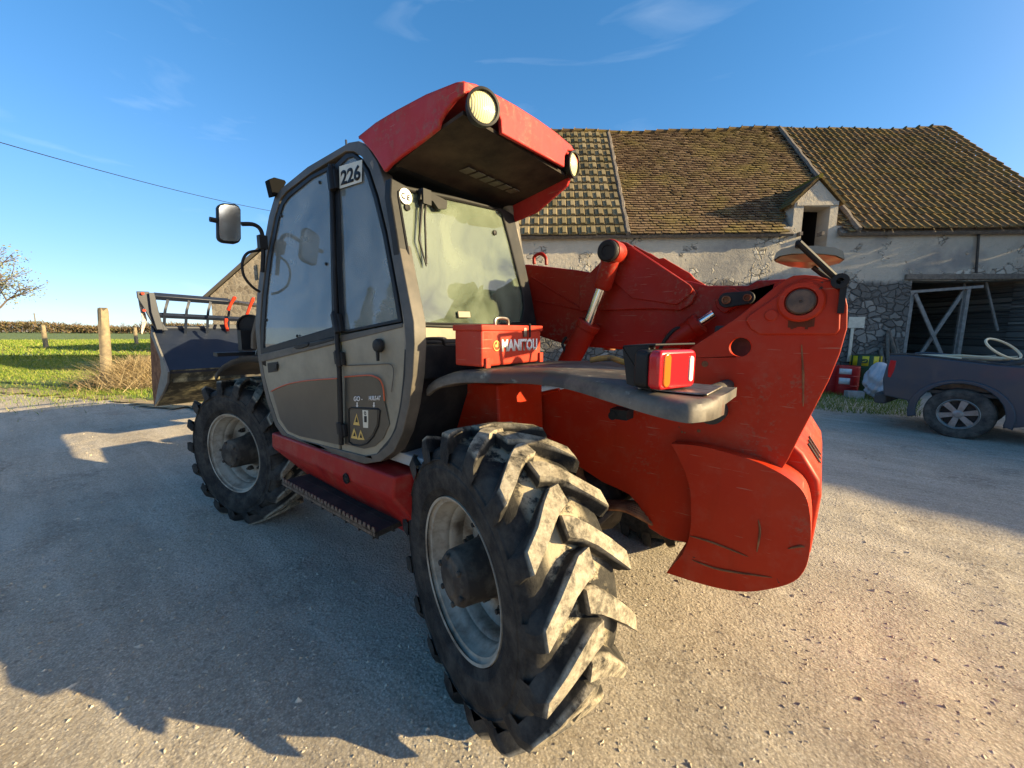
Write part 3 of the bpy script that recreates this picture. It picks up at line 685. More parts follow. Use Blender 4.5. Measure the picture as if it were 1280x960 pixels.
bm = nb(); lp = [p+Vector((0,.012,0)) for p in lip]; tube(bm, [Vector((.9,PY+.01,.98))]+[p+Vector((0,.01,.0)) for p in lip], .012, 8); T_('arch_lip', bm, M['red'])
# doubler round the boom pivot
rf = [(931,400), (936.5,393.5), (999,350), (1008,347.5), (1039,351), (1047,356), (1051.5,365), (1050,412), (1045,418.5), (949,418.7), (937,411)]
bm = nb(); prism(bm, SP(rf, PY+.014), (0,-.018,0)); T_('pivot_doubler', bm, M['red'], bevel=.007, seg=3)
pc = S(1001, 377, 'y', PY+.02)
bm = nb(); lathe(bm, [(.082,-.02), (.080,.004), (.073,.010), (.056,.010), (.052,-.01)], pc, (0,1,0), 40); T_('pivot_boss', bm, M['red'])
bm = nb(); lathe(bm, [(.050,-.02), (.050,.006), (.044,.012), (.006,.013), (.004,.008), (.0005,.008)], pc, (0,1,0), 40); cyl(bm, pc+Vector((0,-.9,0)), pc, .045, 24)
T_('pivot_pin', bm, simple('rusty_pin', (.075,.05,.038), .6, .3, (.15,.09,.06), 25, .4, .65, .3, 60))
bm = nb(); c_ = S(964, 394, 'y', PY+.015); lathe(bm, [(.024,0), (.024,.006), (.020,.009), (.0005,.009)], c_, (0,1,0), 28); T_('cover_plug', bm, M['red'])
bm = nb(); c_ = S(1002, 405, 'y', PY+.0162)   # rust run under the pin
for i in range(9): box(bm, c_+Vector((.040-.0095*i, 0, .016-.010*random.random())), (.0105, .0006, .045+.03*random.random()*abs(math.sin(i*1.3))))
T_('rust_run', bm, simple('rust_stain', (.12,.03,.015), .8))
# ---- boom
BY = -.10
top = SP([(655,329), (722,337.5), (766,345), (862,351), (885,357), (935,357), (946,350.5), (960,350), (985,348)], BY)
bot = SP([(985,395), (925,436), (850,437), (780,437), (710,432), (676,421)], BY)
bp_ = top+bot
bp_ = [Vector((.62,BY,2.09)), Vector((1.9,BY,1.98)), Vector((3.2,BY,1.72)), Vector((3.66,BY,1.42)), Vector((3.86,BY,1.0)), Vector((3.74,BY,.86)), Vector((3.5,BY,1.0)), Vector((3.2,BY,1.36)), Vector((1.9,BY,1.55)), Vector((.62,BY,1.62))]
rear = [p for p in top if p.x < .60]; rearb = [p for p in bot if p.x < .60]
full = rear+rearb+[Vector((.62,BY,1.63)), Vector((3.9,BY,1.62)), Vector((4.5,BY,1.56)), Vector((4.85,BY,1.25)), Vector((5.15,BY,1.10)), Vector((5.22,BY,1.35)), Vector((5.0,BY,1.75)), Vector((4.6,BY,1.98)), Vector((3.9,BY,2.04)), Vector((.62,BY,2.10))]
bm = nb(); prism(bm, full, (0,-.34,0)); boom = T_('boom', bm, M['red_shaded'], bevel=.012, seg=3)
bm = nb()
for a, b_ in (((664,346), (731,388)), ((668,375), (728,388))): tube(bm, [S(*a,'y',BY+.001), S(*b_,'y',BY+.001)], .006, 6)
fin('weld_seam', bm, M['red_shaded'], boom)
# lift cylinder head bracket, its doubled cheek and top spine
hb = [(716,352), (724,343), (745,325), (762,304), (776,301.5), (784,303), (845,343), (852,350), (862,360), (866,368), (862,378), (850,386), (842,390), (730,400), (722,380)]
for yy in (BY+.03, BY-.37):
    bm = nb(); prism(bm, SP([(724,354), (752,326), (760,305), (776,301.5), (783,303), (846,345), (862,356), (870,366), (864,380), (850,388), (815,386), (724,389)], BY+.03) if yy == BY+.03 else [p+Vector((0,-.40,0)) for p in SP([(724,354), (752,326), (760,305), (776,301.5), (783,303), (846,345), (862,356), (870,366), (864,380), (850,388), (815,386), (724,389)], BY+.03)], (0,-.03,0))
    T_('cylinder_bracket', bm, M['red_shaded'], bevel=.004)
bm = nb(); prism(bm, SP([(767,352), (776,309), (790,309), (862,356), (866,361), (863,367), (851,378), (845,381), (790,373)], BY+.045), (0,-.016,0)); T_('bracket_cheek', bm, M['red_shaded'], bevel=.004)
bm = nb(); prism(bm, [p+Vector((0,-.16,0)) for p in SP([(778,300), (812,318), (818,317), (826,322), (852,337), (858,344), (872,352), (868,360), (800,345)], BY)], (0,-.03,0)); T_('spine_rib', bm, M['red'], bevel=.003)
bm = nb(); tube(bm, smoothpath([S(668,330,'y',BY-.1), S(668,321,'y',BY-.1), S(676,317,'y',BY-.1), S(682,322,'y',BY-.1), S(683,331,'y',BY-.1)], 5), .012, 8); T_('lifting_eye', bm, M['red_shaded'])
bm = nb()   # exhaust tip beyond the boom
tube(bm, smoothpath([(0.22,-.62,1.5), (.22,-.62,1.95), (.17,-.62,2.10), (.08,-.62,2.18)], 6), .045, 14, cap=False); T_('exhaust', bm, M['rust'])
# cylinders
def ram(px0, px1, px2, y, rb, rr, name):
    a, b_, c_ = S(*px0,'y',y), S(*px1,'y',y), S(*px2,'y',y); d = (b_-a).normalized()
    bm = nb(); tube(bm, [a, b_-d*.045], rb, 24); tube(bm, [b_-d*.045, b_-d*.04, b_-d*.003, b_], [rb, rb*1.1, rb*1.1, rb*.95], 24)
    o = T_(name, bm, M['red_shaded'], bevel=.003)
    bm = nb(); cyl(bm, b_-d*.02, c_, rr, 20); fin('rod', bm, M['chrome'], o); return o, a, b_, c_
lift, a0, b0, c0 = ram((706,462), (737,403), (752,362), BY+.11, .066, .034, 'lift_cylinder')
hp = S(766, 316, 'y', BY+.11); bm = nb(); d = (hp-c0).normalized(); tube(bm, [c0, c0+d*.02, hp-d*.03], [.040,.052,.052], 16)
lathe(bm, [(.064,-.05), (.067,-.045), (.067,.045), (.064,.05), (.04,.05), (.04,-.05)], hp, (0,1,0), 32, closed=True); fin('rod_head', bm, M['red_shaded'], lift)
bm = nb(); cyl(bm, hp+Vector((0,-.5,0)), hp+Vector((0,.055,0)), .045, 28); lathe(bm, [(.052,.055), (.058,.06), (.058,.078), (.05,.084), (.03,.084), (.028,.078), (.001,.078)], hp, (0,1,0), 28); T_('pin', bm, M['black'])
bm = nb(); lathe(bm, [(.059,.046), (.059,.058), (.05,.058), (.05,.046)], hp, (0,1,0), 28, closed=True); T_('pin_collar', bm, M['steel'])
comp, a1, b1, c1 = ram((838,428), (876,403), (893,392), BY+.10, .052, .024, 'levelling_cylinder')
bm = nb(); lk = S(908,375,'y',BY+.12); lk2 = S(934,372,'y',BY+.12)
pts = [lk+Vector((math.cos(a)*.038,0,math.sin(a)*.038)) for a in np.linspace(math.pi*1.5, math.pi*.5, 10)[::-1]]
dd = (lk2-lk).normalized(); nn_ = Vector((-dd.z,0,dd.x)); ps = []
for a in np.linspace(90, 270, 9): ps.append(lk+(dd*math.cos(R(a))+nn_*math.sin(R(a)))*.036)
for a in np.linspace(-90, 90, 9): ps.append(lk2+(dd*math.cos(R(a))+nn_*math.sin(R(a)))*.030)
prism(bm, ps, (0,-.03,0)); lnk = T_('link', bm, M['plastic'], bevel=.003)
for q, r_ in ((lk,.020), (lk2,.017)):
    bm = nb(); lathe(bm, [(r_,0), (r_,.010), (r_*.7,.012), (r_*.6,.004), (.0005,.004)], q, (0,1,0), 20); fin('link_pin', bm, M['rust'], lnk)
bm = nb(); ps = []
for a in np.linspace(110, 290, 12): ps.append(lk+(dd*math.cos(R(a))+nn_*math.sin(R(a)))*.062+Vector((0,-.07,0)))
ps += [lk2+Vector((-.07,-.07,-.03)), lk2+Vector((-.09,-.07,.055))]; prism(bm, ps, (0,-.11,0)); T_('link_boss', bm, M['red_shaded'], bevel=.004)
bm = nb(); tube(bm, smoothpath([S(825,437,'y',.05), S(832,424,'y',.05), S(843,412,'y',.04), S(853,411,'y',.03), S(860,418,'y',.0)], 6), .010, 8); T_('hydraulic_hose', bm, M['black'])
bm = nb(); tube(bm, smoothpath([S(700,458,'y',.03), S(706,440,'y',.06), S(703,430,'y',.06), S(708,421,'y',.05)], 6), .009, 8); T_('hydraulic_hose', bm, M['black'])
# ---- darker side tank between cab and plates
bm = nb()
ty_ = .62
prism(bm, [Vector((.95,ty_,1.36)), Vector((.28,ty_,1.36)), Vector((.26,ty_,.98)), Vector((.60,ty_,.62)), Vector((1.0,ty_,.60))], (0,-.42,0)); T_('side_tank', bm, M['red'], bevel=.012)
bm = nb(); box(bm, (1.12, .40, .93), (1.80, .46, .14)); box(bm, (.62, .40, .72), (.62, .22, .50)); T_('under_cab_frame', bm, M['red_sill'], bevel=.01)
bm = nb(); c_ = S(523, 545, 'y', ty_+.004); lathe(bm, [(.016,0), (.016,.012), (.001,.014)], c_, (0,1,0), 12); T_('bolt', bm, M['sticker'])
# ---- sill box and step
bm = nb()
sec = lambda x: [Vector((x,1.08,.905)), Vector((x,1.085,.80)), Vector((x,.83,.50)), Vector((x,.62,.50)), Vector((x,.62,.93))]
A_ = sec(2.02); B_ = [Vector((.56,1.08,.925)), Vector((.57,1.085,.815)), Vector((.50,.83,.42)), Vector((.42,.60,.42)), Vector((.40,.60,.95))]
va = [bm.verts.new(p) for p in A_]; vb = [bm.verts.new(p) for p in B_]
bm.faces.new(va); bm.faces.new(vb[::-1])
for i in range(5): bm.faces.new((va[i], va[(i+1)%5], vb[(i+1)%5], vb[i]))
T_('sill_box', bm, M['red_sill'], bevel=.012, seg=3)
bm = nb(); c_ = S(433,598,'y',1.086); lathe(bm, [(.030,-.004), (.030,.006), (.026,.008), (.024,.002), (.014,.002), (.012,.006), (.0005,.006)], c_, (0,1,0), 20); T_('sill_plug', bm, M['black'])
bm = nb()
x0, x1 = .72, 1.86; zs = .595
box(bm, ((x0+x1)/2, .98, zs-.012), (x1-x0, .24, .006))
for i in range(3): box(bm, ((x0+x1)/2, .88+.10*i, zs-.03), (x1-x0, .008, .045))
for i in range(9): box(bm, (x0+.02+i*(x1-x0-.04)/8, .99, zs-.03), (.006, .22, .04))
stp = T_('step', bm, M['dark'])
bm = nb(); n = 27; ed = []
for i in range(n): x = x0+(x1-x0)*i/n; h = (x1-x0)/n; ed += [Vector((x,1.10,zs-.004)), Vector((x+h*.12,1.10,zs+.018)), Vector((x+h*.55,1.10,zs+.018)), Vector((x+h*.67,1.10,zs-.004))]
prism(bm, ed+[Vector((x1,1.10,zs-.032)), Vector((x0,1.10,zs-.032))], (0,-.006,0)); fin('step_edge', bm, M['steel'], stp)
# ---- counterweight and rear hood
CY = PY+.075
cw = SP([(839,555), (848,571), (856,589), (862,608), (864,630), (864,652), (861,674), (853,693), (833,716)], CY)
rear_ = smoothpath(SP([(833,716), (887,733), (934,740), (984,731), (1005,714), (1013,684), (1013,645), (1005,616), (983,596), (955,581)], CY), 4)[1:]
prof = cw+rear_+smoothpath(SP([(955,581), (934,573), (887,560), (860,556), (839,555)], CY), 2)[1:-1]
bm = nb(); prism(bm, prof, (0,-1.24,0)); bmesh.ops.recalc_face_normals(bm, faces=bm.faces)
eg = [e for e in bm.edges if all(abs(v_.co.y-CY) < 1e-4 and v_.co.x < -.66 for v_ in e.verts)]
bmesh.ops.bevel(bm, geom=eg, offset=.034, segments=6, profile=.5, affect='EDGES', clamp_overlap=True)
T_('counterweight', bm, M['red'], bevel=.004, seg=2, angle=50)
bm = nb()
hp_ = [(-.60,1.26), (-.92,1.20), (-1.02,1.11), (-1.088,1.00), (-1.100,.93), (-1.085,.66), (-1.04,.50), (-.60,.50)]
prism(bm, [Vector((x,.06,z)) for x, z in hp_], (0,-1.12,0)); hood = T_('rear_hood', bm, M['red'], bevel=.022, seg=4, angle=40)
bm = nb(); d = Vector((-.075,0,-.12)).normalized(); nr = Vector((-.85,0,.53))
for i in range(3):
    bm = nb(); c_ = Vector((-1.056,-.20-.085*i,1.055))+nr*.002
    prism(bm, [c_+Vector((0,.014,0))-d*.050, c_+Vector((0,-.014,0))-d*.050, c_+Vector((0,-.022,0))+d*.055, c_+Vector((0,.006,0))+d*.055], nr*.004)
    fin('hood_slot', bm, M['black'], hood)
bm = nb()  # gouges on the counterweight flank
for a in [((862,670),(890,678),(935,696)), ((865,700),(900,712),(965,722)), ((946,690),(950,665),(948,650)), ((985,686),(1000,683),(1006,684))]:
    P_ = SP(a, CY+.003); tube(bm, smoothpath(P_, 5), [.0015+.0035*math.sin(math.pi*i/10) for i in range(11)], 5)
T_('gouges', bm, M['rust'])
# ---- rear mudguard platform
bm = nb(); N_ = 40
def gtop(x): return 1.462 if x > -.55 else 1.462-.016*min(1, (-.55-x)/.2)
spine = [(.43,1.388,.97), (.36,1.43,.965), (.24,1.463,.945), (.08,1.473,.905), (-.10,1.480,.86), (-.28,1.480,.885), (-.48,1.473,.98), (-.64,1.462,1.05), (-.76,1.460,1.10), (-.80,1.461,1.08), (-.825,1.462,1.02), (-.835,1.463,.93)]
sp_ = smoothpath([Vector((x,y,z)) for x, z, y in spine], 4)
rings = []
for p in sp_:
    iy = .22+.50*min(1, max(0, (-.42-p.x)/.14))
    zt, h = p.z, .056
    rings.append([Vector((p.x,iy,zt)), Vector((p.x,p.y-.05,zt)), Vector((p.x,p.y-.012,zt-.008)), Vector((p.x,p.y,zt-.026)), Vector((p.x,p.y,zt-h)), Vector((p.x,p.y-.018,zt-h-.004)), Vector((p.x,p.y-.022,zt-.03)), Vector((p.x,iy,zt-.03))])
vr = [[bm.verts.new(q) for q in r_] for r_ in rings]
for i in range(len(vr)-1):
    for j in range(8): bm.faces.new((vr[i][j], vr[i][(j+1)%8], vr[i+1][(j+1)%8], vr[i+1][j]))
bm.faces.new(vr[0]); bm.faces.new(vr[-1][::-1])
guard = T_('mudguard', bm, M['guard'], angle=50)
bm = nb(); prism(bm, [Vector((-.60,.76,1.464)), Vector((-.60,.98,1.464)), Vector((-.80,.98,1.463)), Vector((-.80,.76,1.463))], (0,0,.006)); fin('mudguard_plate', bm, M['steel'], guard, bevel=.002)
bm = nb(); a = S(892,512,'y',PY+.005); lathe(bm, [(.060,-.03), (.060,.06), (.035,.062), (.033,.02), (.0005,.02)], a, (0,1,0), 24); cyl(bm, (-.72,.17,1.40), (-.72,.86,1.42), .028, 12); T_('mudguard_arm', bm, M['dark'])
bm = nb(); a = S(775,516,'y',PY+.05); cyl(bm, a+Vector((0,-.05,0)), a+Vector((0,.10,.0)), .022, 14); box(bm, a+Vector((-.03,.05,.01)), (.09,.09,.05)); T_('plug_socket', bm, M['plastic'])
# torn edges and holes around the arm
bm = nb()
for i in range(9):
    c_ = S(868+random.uniform(-20,10), 536+random.uniform(-14,6), 'y', PY+.001); lathe(bm, [(.004+.006*random.random(),0), (.003,.002), (.0005,.002)], c_, (0,1,0), 7)
c_ = S(881,455,'y',PY+.001); lathe(bm, [(.015,0), (.014,.002), (.0005,.002)], c_, (0,1,0), 9)
tube(bm, [S(1002,431,'y',PY+.001), S(1004,470,'y',PY+.001), S(1004,508,'y',PY+.001)], [.002,.005,.002], 5)
T_('paint_damage', bm, M['rust'])
# tail lamp
bm = nb(); ln = Vector((-.94,.34,0)); lu = Vector((ln.y,-ln.x,0)).normalized(); lc = Vector((-.655,.935,1.540))
c0_ = S(781,433,'y',.99); 
bk = [S(779,434,'y',1.0), S(811,432,'y',1.0), S(814,490,'y',1.0), S(783,480,'y',1.0)]
prism(bm, bk, (0,-.012,0)); 
prism(bm, [bk[0]+Vector((0,0,0)), bk[1]+Vector((-.02,0,.0)), bk[1]+Vector((-.08,-.21,.0)), bk[0]+Vector((.0,-.22,0))], (0,0,.006))
prism(bm, [bk[0]+Vector((-.03,0,0)), bk[0]+Vector((-.03,-.21,0)), bk[3]+Vector((-.03,-.21,0)), bk[3]+Vector((-.03,0,0))], (.008,0,0))
tl = T_('tail_lamp', bm, M['plastic'], bevel=.002)
def rrect(w_, h_, r_, n=5):
    o = []
    for cx, cy, a0_ in ((w_/2-r_,h_/2-r_,0), (-w_/2+r_,h_/2-r_,90), (-w_/2+r_,-h_/2+r_,180), (w_/2-r_,-h_/2+r_,270)):
        for k in range(n+1): a = R(a0_+90*k/n); o.append((cx+r_*math.cos(a), cy+r_*math.sin(a)))
    return o
lc = S(837, 461, 'y', .955)
def lamp_piece(name, u0, u1, mat, d0, d1):
    bm = nb(); wd = u1-u0; P_ = [lc+lu*((u0+u1)/2+a)+Vector((0,0,b_))+ln*d0 for a, b_ in rrect(wd, .116, min(.02, wd*.45))]
    prism(bm, P_, ln*(d1-d0)); return fin(name, bm, mat, tl, bevel=.010, seg=4, angle=45)
lamp_piece('lamp_body', -.092, .092, M['black'], -.06, -.012)
lamp_piece('lens', -.088, .088, M['lens_red'], -.012, .030)
def lamp_patch(u0, u1, h_, mat):
    bm = nb(); P_ = [lc+lu*((u0+u1)/2+a)+Vector((0,0,b_))+ln*.026 for a, b_ in rrect(u1-u0, h_, min(.016, (u1-u0)*.49))]; prism(bm, P_, ln*.008); fin('lens_field', bm, mat, tl, bevel=.004, seg=3, angle=45)
LS = 1 if pray(640,480).dot(lu)*0+Rt.dot(lu) > 0 else -1
for u0, u1, h_, mt_ in ((-.070,-.038,.100,M['lens_orange']), (.050,.070,.078,M['lens_white'])): lamp_patch(min(u0*LS,u1*LS), max(u0*LS,u1*LS), h_, mt_)
# ---- rear mirror on the mast
bm = nb(); a = S(1050,352,'y',.20); b_ = S(998,303,'y',.30)
e1 = a+Vector((-.03,-.14,0)); mc = S(1011,324,'y',-.15)
tube(bm, [a, b_], .012, 10); tube(bm, [a, a+Vector((0,-.20,0)), S(1016,334,'y',.02)], .010, 8); tube(bm, [b_, S(997,308,'y',.18), S(996,320,'y',.14)], .010, 8)
lathe(bm, [(.028,-.03), (.028,.03), (.012,.03), (.012,-.03)], a, (0,1,0), 18, closed=True); box(bm, a+Vector((-.012,0,-.06)), (.02,.05,.12))
rm = T_('rear_mirror', bm, M['black'])
near_ = [S(*p,'y',.20) for p in [(967,325), (974,320), (990,317), (1020,316.5), (1045,319), (1056,324)]]
far_ = [S(*p,'y',-.02) for p in [(1050,329), (1035,333), (1010,335.5), (985,333), (970,328)]]
ol = near_+far_; cen = sum(ol, Vector())/len(ol)
bm = nb(); va = [bm.verts.new(p) for p in ol]; vb = [bm.verts.new(p+Vector((0,0,.030))-(p-cen)*.06) for p in ol]; vc = bm.verts.new(cen+Vector((0,0,.055)))
n_ = len(ol); bm.faces.new(va)
for i in range(n_): bm.faces.new((va[i], va[(i+1)%n_], vb[(i+1)%n_], vb[i])); bm.faces.new((vb[i], vb[(i+1)%n_], vc))
fin('mirror_shell', bm, M['taupe'], rm, angle=60)
bm = nb(); rings = []
for k, (f_, dz) in enumerate(((.95,-.002), (.7,-.004), (.35,-.005))): rings.append([bm.verts.new(cen+(p-cen)*f_+Vector((0,0,dz))) for p in ol])
vc = bm.verts.new(cen+Vector((0,0,-.0055)))
for k in range(2):
    for i in range(n_): bm.faces.new((rings[k][i], rings[k][(i+1)%n_], rings[k+1][(i+1)%n_], rings[k+1][i]))
for i in range(n_): bm.faces.new((rings[2][i], rings[2][(i+1)%n_], vc))
fin('mirror_face', bm, simple('tan_reflection_mirror', (.55,.40,.26), .38, .6), rm, angle=80)  # tan colour paints in the reflection of sunlit ground

# ================================================================== CAB
YR = -.02       # right side at the belt
def mirr(p): return Vector((p.x, 1.0-(p.y-1.0)-1.02 if False else (YR-.03)+(1.055-p.y)*-1*-1*0+(0), p.z))
def rside(x, z): return Vector((x, -.06+max(0, z-1.6)*.125, z))
# left side skin, lower half: rear panel (fixed) and door
hx = 423.5
belt_d = [(322,443), (421,420)]
rear_low = [(427,419), (512,402.5), (513,430), (510,470), (505,508), (497,540), (487,560), (474,571), (458,574), (427,566)]
bm = nb(); prism(bm, [SC(*p) for p in rear_low], (0,-.045,0)); rp_ = T_('rear_side_panel', bm, M['taupe'], bevel=.006)
# frame around: lower rail and edge band (dark grey-brown)
band = [(322,444), (326,470), (333,500), (344,532), (356,549), (372,556), (427,573), (456,580), (476,577), (492,565), (503,542), (511,508), (516,470), (518,430), (517,402), (505,340), (494,282), (484,240), (472,203), (460,184), (448,176), (436,178), (385,208), (352,235), (343,246), (336,270), (327,320), (321,370), (319,410)]
inn = [(326.5,448), (330,470), (337,498), (347,528), (358,542), (374,549), (427,563), (455,570), (472,567), (484,556), (495,536), (501,508), (506,470), (507,430), (505,404), (494,345), (484,290), (473,245), (462,212), (452,196), (442,189), (432,189), (388,216), (358,239), (350,249), (343,272), (333,322), (327,370), (324.5,410)]
bm = nb(); prism(bm, [SC(*p, .008) for p in band], (0,-.07,0), [[SC(*p, .008) for p in inn]]); cabf = T_('cab_frame', bm, M['frame'], bevel=.010, seg=3, angle=40)
# door: lower skin, upper sash, glass
dl = [(325,446), (421,421), (424,562), (374,549.5), (358,543), (347,529), (337,499), (330,471)]
bm = nb(); prism(bm, [SC(*p, .004) for p in dl], (0,-.035,0)); door = T_('door', bm, M['taupe'], bevel=.005)
sash_o = [(325,443), (326,410), (329,370), (335,322), (345,272), (351,252), (359,242), (388,219), (417,204), (421,420)]
sash_i = [(329,435), (330,410), (333,370), (338.5,323), (348,274), (354,256), (361,246.5), (390,223), (411,212), (415,409)]
bm = nb(); prism(bm, [SC(*p, .006) for p in sash_o], (0,-.025,0), [[SC(*p, .006) for p in sash_i]]); fin('window_frame', bm, M['black'], door, bevel=.003)
bm = nb(); prism(bm, [SC(*p, -.002) for p in sash_i], (0,-.006,0)); fin('window', bm, M['glass'], door, smooth=False)
bm = nb(); prism(bm, [SC(*p, .012) for p in [(325,443), (421,420), (421,429), (326,452.5)]], (0,-.02,0)); fin('door_rail', bm, M['frame'], door, bevel=.003)
bm = nb(); P_ = [SC(*p, .018) for p in [(366,434), (371,431), (380,428.5), (386,429), (384,433), (377,435.5), (370,436.5)]]; prism(bm, P_, (0,-.02,0)); prism(bm, [SC(*p, .014) for p in [(386,429),(417,421),(417,425.5),(386,434)]], (0,-.015,0)); fin('door_latch', bm, M['black'], door, bevel=.003)
bm = nb(); prism(bm, [SC(*p, .008) for p in [(334,454), (347,452), (347,464), (335,466)]], (0,-.012,0)); prism(bm, [SC(*p, .020) for p in [(341,455.5), (345.5,455), (345.5,461.5), (341,462)]], (0,-.012,0)); fin('door_handle', bm, M['black'], door, bevel=.002)
# decal fields on door and rear panel with an orange edge
dd1 = [(340,489), (348,485), (362,480), (385,476), (421,473.5), (423.5,556), (374,545), (360,539), (350,524)]
bm = nb(); prism(bm, [SC(*p, .0075) for p in dd1], (0,-.003,0)); dc = fin('door_decal', bm, M['decal'], door, smooth=False)
bm = nb(); tube(bm, smoothpath([SC(*p, .009) for p in [(339,489), (348,484.5), (362,479.5), (385,475.5), (421,473)]], 4), .004, 6); fin('decal_line', bm, M['orange'], door)
dd2 = [(431,470.5), (460,468.5), (470,470), (477,476), (480.5,490), (481,500), (490,512), (485,540), (474,556), (458,561), (431,556)]
dd2 = [(431,472), (458,470), (468,471.5), (474,476), (478,485), (480,500), (487,530), (479,548), (468,558), (455,561), (431,555)]
bm = nb(); prism(bm, [SC(*p, .004) for p in dd2], (0,-.003,0)); fin('panel_decal', bm, M['decal'], rp_, smooth=False)
bm = nb(); tube(bm, smoothpath([SC(*p, .006) for p in [(431,471), (458,469), (468,470.5), (475,475), (479,485), (480.5,501)]], 4), .004, 6); fin('decal_line', bm, M['orange'], rp_)
bm = nb(); tube(bm, smoothpath([SC(*p, .003) for p in [(431,457), (470,455.5), (486,455), (491,459), (492,468), (489,490)]], 3), .0025, 6); fin('panel_crease', bm, M['frame'], rp_)
# hatch with its stickers
ho = [(436,511), (440,509.5), (472,511), (475,513), (473,532), (467,545), (459,554), (450,557), (441,556), (436,552)]
bm = nb(); tube(bm, [SC(*p, .006) for p in ho], .0045, 6, closed=True); ht = fin('hatch_seal', bm, M['black'], rp_)
bm = nb(); prism(bm, [SC(*p, .007) for p in [(437,512), (472,512.5), (471,531), (465,544), (457,552), (449,555.5), (438,552)]], (0,-.004,0)); fin('hatch', bm, M['decal'], rp_, bevel=.001)
def sdir(px, py):   # right / up unit vectors on the side skin
    return (SC(px+4,py)-SC(px-4,py)), (SC(px,py-4)-SC(px,py+4))
def sticker(pts, mat, d, name, parent): bm = nb(); prism(bm, [SC(*p, d) for p in pts], (0,-.0015,0)); fin(name, bm, mat, parent, smooth=False)
sticker([(445.5,517), (449.5,532), (441.5,531)], M['yellow'], .0085, 'warning_triangle', rp_)
sticker([(442.5,535), (447,549), (438.5,547.5)], M['yellow'], .0085, 'warning_triangle', rp_)
sticker([(450.5,537.5), (455.5,550), (446.8,549.5)], M['yellow'], .0085, 'warning_triangle', rp_)
sticker([(445.6,520.5), (447.3,528), (444,527.6)], M['black'], .0095, 'warning_symbol', rp_); sticker([(443,540), (444.5,545.5), (441.3,545)], M['black'], .0095, 'warning_symbol', rp_); sticker([(450.9,541.5), (452.5,547.5), (449.5,547)], M['black'], .0095, 'warning_symbol', rp_)
sticker([(453,512.5), (460,513), (460,535), (454,534.5)], M['sticker'], .0085, 'instruction_sticker', rp_)
sticker([(455,520), (458.3,520.2), (458.3,528), (455.2,527.8)], M['black'], .0095, 'sticker_mark', rp_)
bm = nb(); lathe(bm, [(.010,0), (.010,.002), (.006,.002), (.006,.0)], SC(456.6,516.5,.008), (0,1,0), 14, closed=True); fin('sticker_ring', bm, M['black'], rp_)
for s_, px, py, sz in (('GO -', 442, 501.5, .058), ('HUILE-AT', 461, 500.5, .042)):
    text_quad('stencil_lettering', s_, SC(px, py, .0065), SC(px+(11 if s_ == 'GO -' else 14.5), py-.2, .0065), SC(px+.3, py-(6 if s_ == 'GO -' else 5.5), .0065), M['white'], rp_, bold=.02)
for px in (446.3, 467.3):
    bm = nb(); prism(bm, [SC(px-.7,503,.006), SC(px+.7,503,.006), SC(px+.5,507,.006), SC(px+1.6,507,.006), SC(px,509.3,.006), SC(px-1.6,507,.006), SC(px-.5,507,.006)], (0,-.001,0)); fin('stencil_arrow', bm, M['white'], rp_, smooth=False)
# oval vent with its tab
bm = nb(); c_ = SC(473,432,.01); lathe(bm, [(.034,-.01), (.034,.008), (.028,.016), (.012,.020), (.0005,.020)], c_, (0,1,0), 24); prism(bm, [c_+Vector((.008,0,-.03)), c_+Vector((-.008,0,-.03)), c_+Vector((-.004,0,-.075)), c_+Vector((.004,0,-.075))], (0,.012,0)); T_('key_cover', bm, M['plastic'])
# hinge bar with hinges
bm = nb(); P_ = [SC(413,206,.02), SC(417,300,.02), SC(421,420,.02), SC(425,480,.022), SC(427,556,.02)]; tube(bm, P_, .0125, 10); hb_ = T_('hinge_bar', bm, M['black'])
for a, b_ in (((413,212),(416,236)), ((418,392),(422,414)), ((422,440),(424,456)), ((425,530),(427,545))):
    bm = nb(); p, q = SC(*a,.026), SC(*b_,.026); u = (p-q).normalized(); prism(bm, [p+Vector((.05,0,0)), p+Vector((-.035,0,0)), q+Vector((-.035,0,0)), q+Vector((.05,0,0))], (0,-.022,0)); tube(bm, [p+u*.01, q-u*.01], .017, 10); fin('hinge', bm, M['black'], hb_, bevel=.003)
# fixed rear quarter window
qo = [(425,417), (421,330), (418,206), (432,192), (441,191), (450,198), (460,214), (471,247), (482,292), (492,346), (502,402)]
qi = [(430,413), (426.5,330), (423,209), (434,198), (441,196), (448,202), (457,217), (467,249), (478,293), (488,347), (497,399)]
bm = nb(); prism(bm, [SC(*p,.003) for p in qo], (0,-.03,0), [[SC(*p,.003) for p in qi]]); qw = T_('quarter_window', bm, M['black'], bevel=.003)
bm = nb(); prism(bm, [SC(*p,-.004) for p in qi], (0,-.006,0)); fin('pane', bm, M['glass'], qw, smooth=False)
bm = nb(); prism(bm, [SC(*p,.002) for p in [(425,419), (503,403.5), (503,409), (425,428)]], (0,-.02,0)); fin('window_rail', bm, M['frame'], qw, bevel=.003)
sticker([(424,208), (452.5,199.5), (452,227), (424.5,236)], M['sticker'], .0045, 'number_plate_sticker', qw)
text_quad('number_lettering', '226', SC(426, 232, .0062), SC(450.5, 224.4, .0062), SC(425.8, 213.5, .0062), M['black'], qw, bold=.03)
# door window studs
bm = nb()
for p in [(352,270), (400,228), (333,400), (372,420), (408,330)]: lathe(bm, [(.010,0), (.009,.006), (.001,.008)], SC(*p,.0), (0,1,0), 12)
fin('glass_studs', bm, M['black'], door)
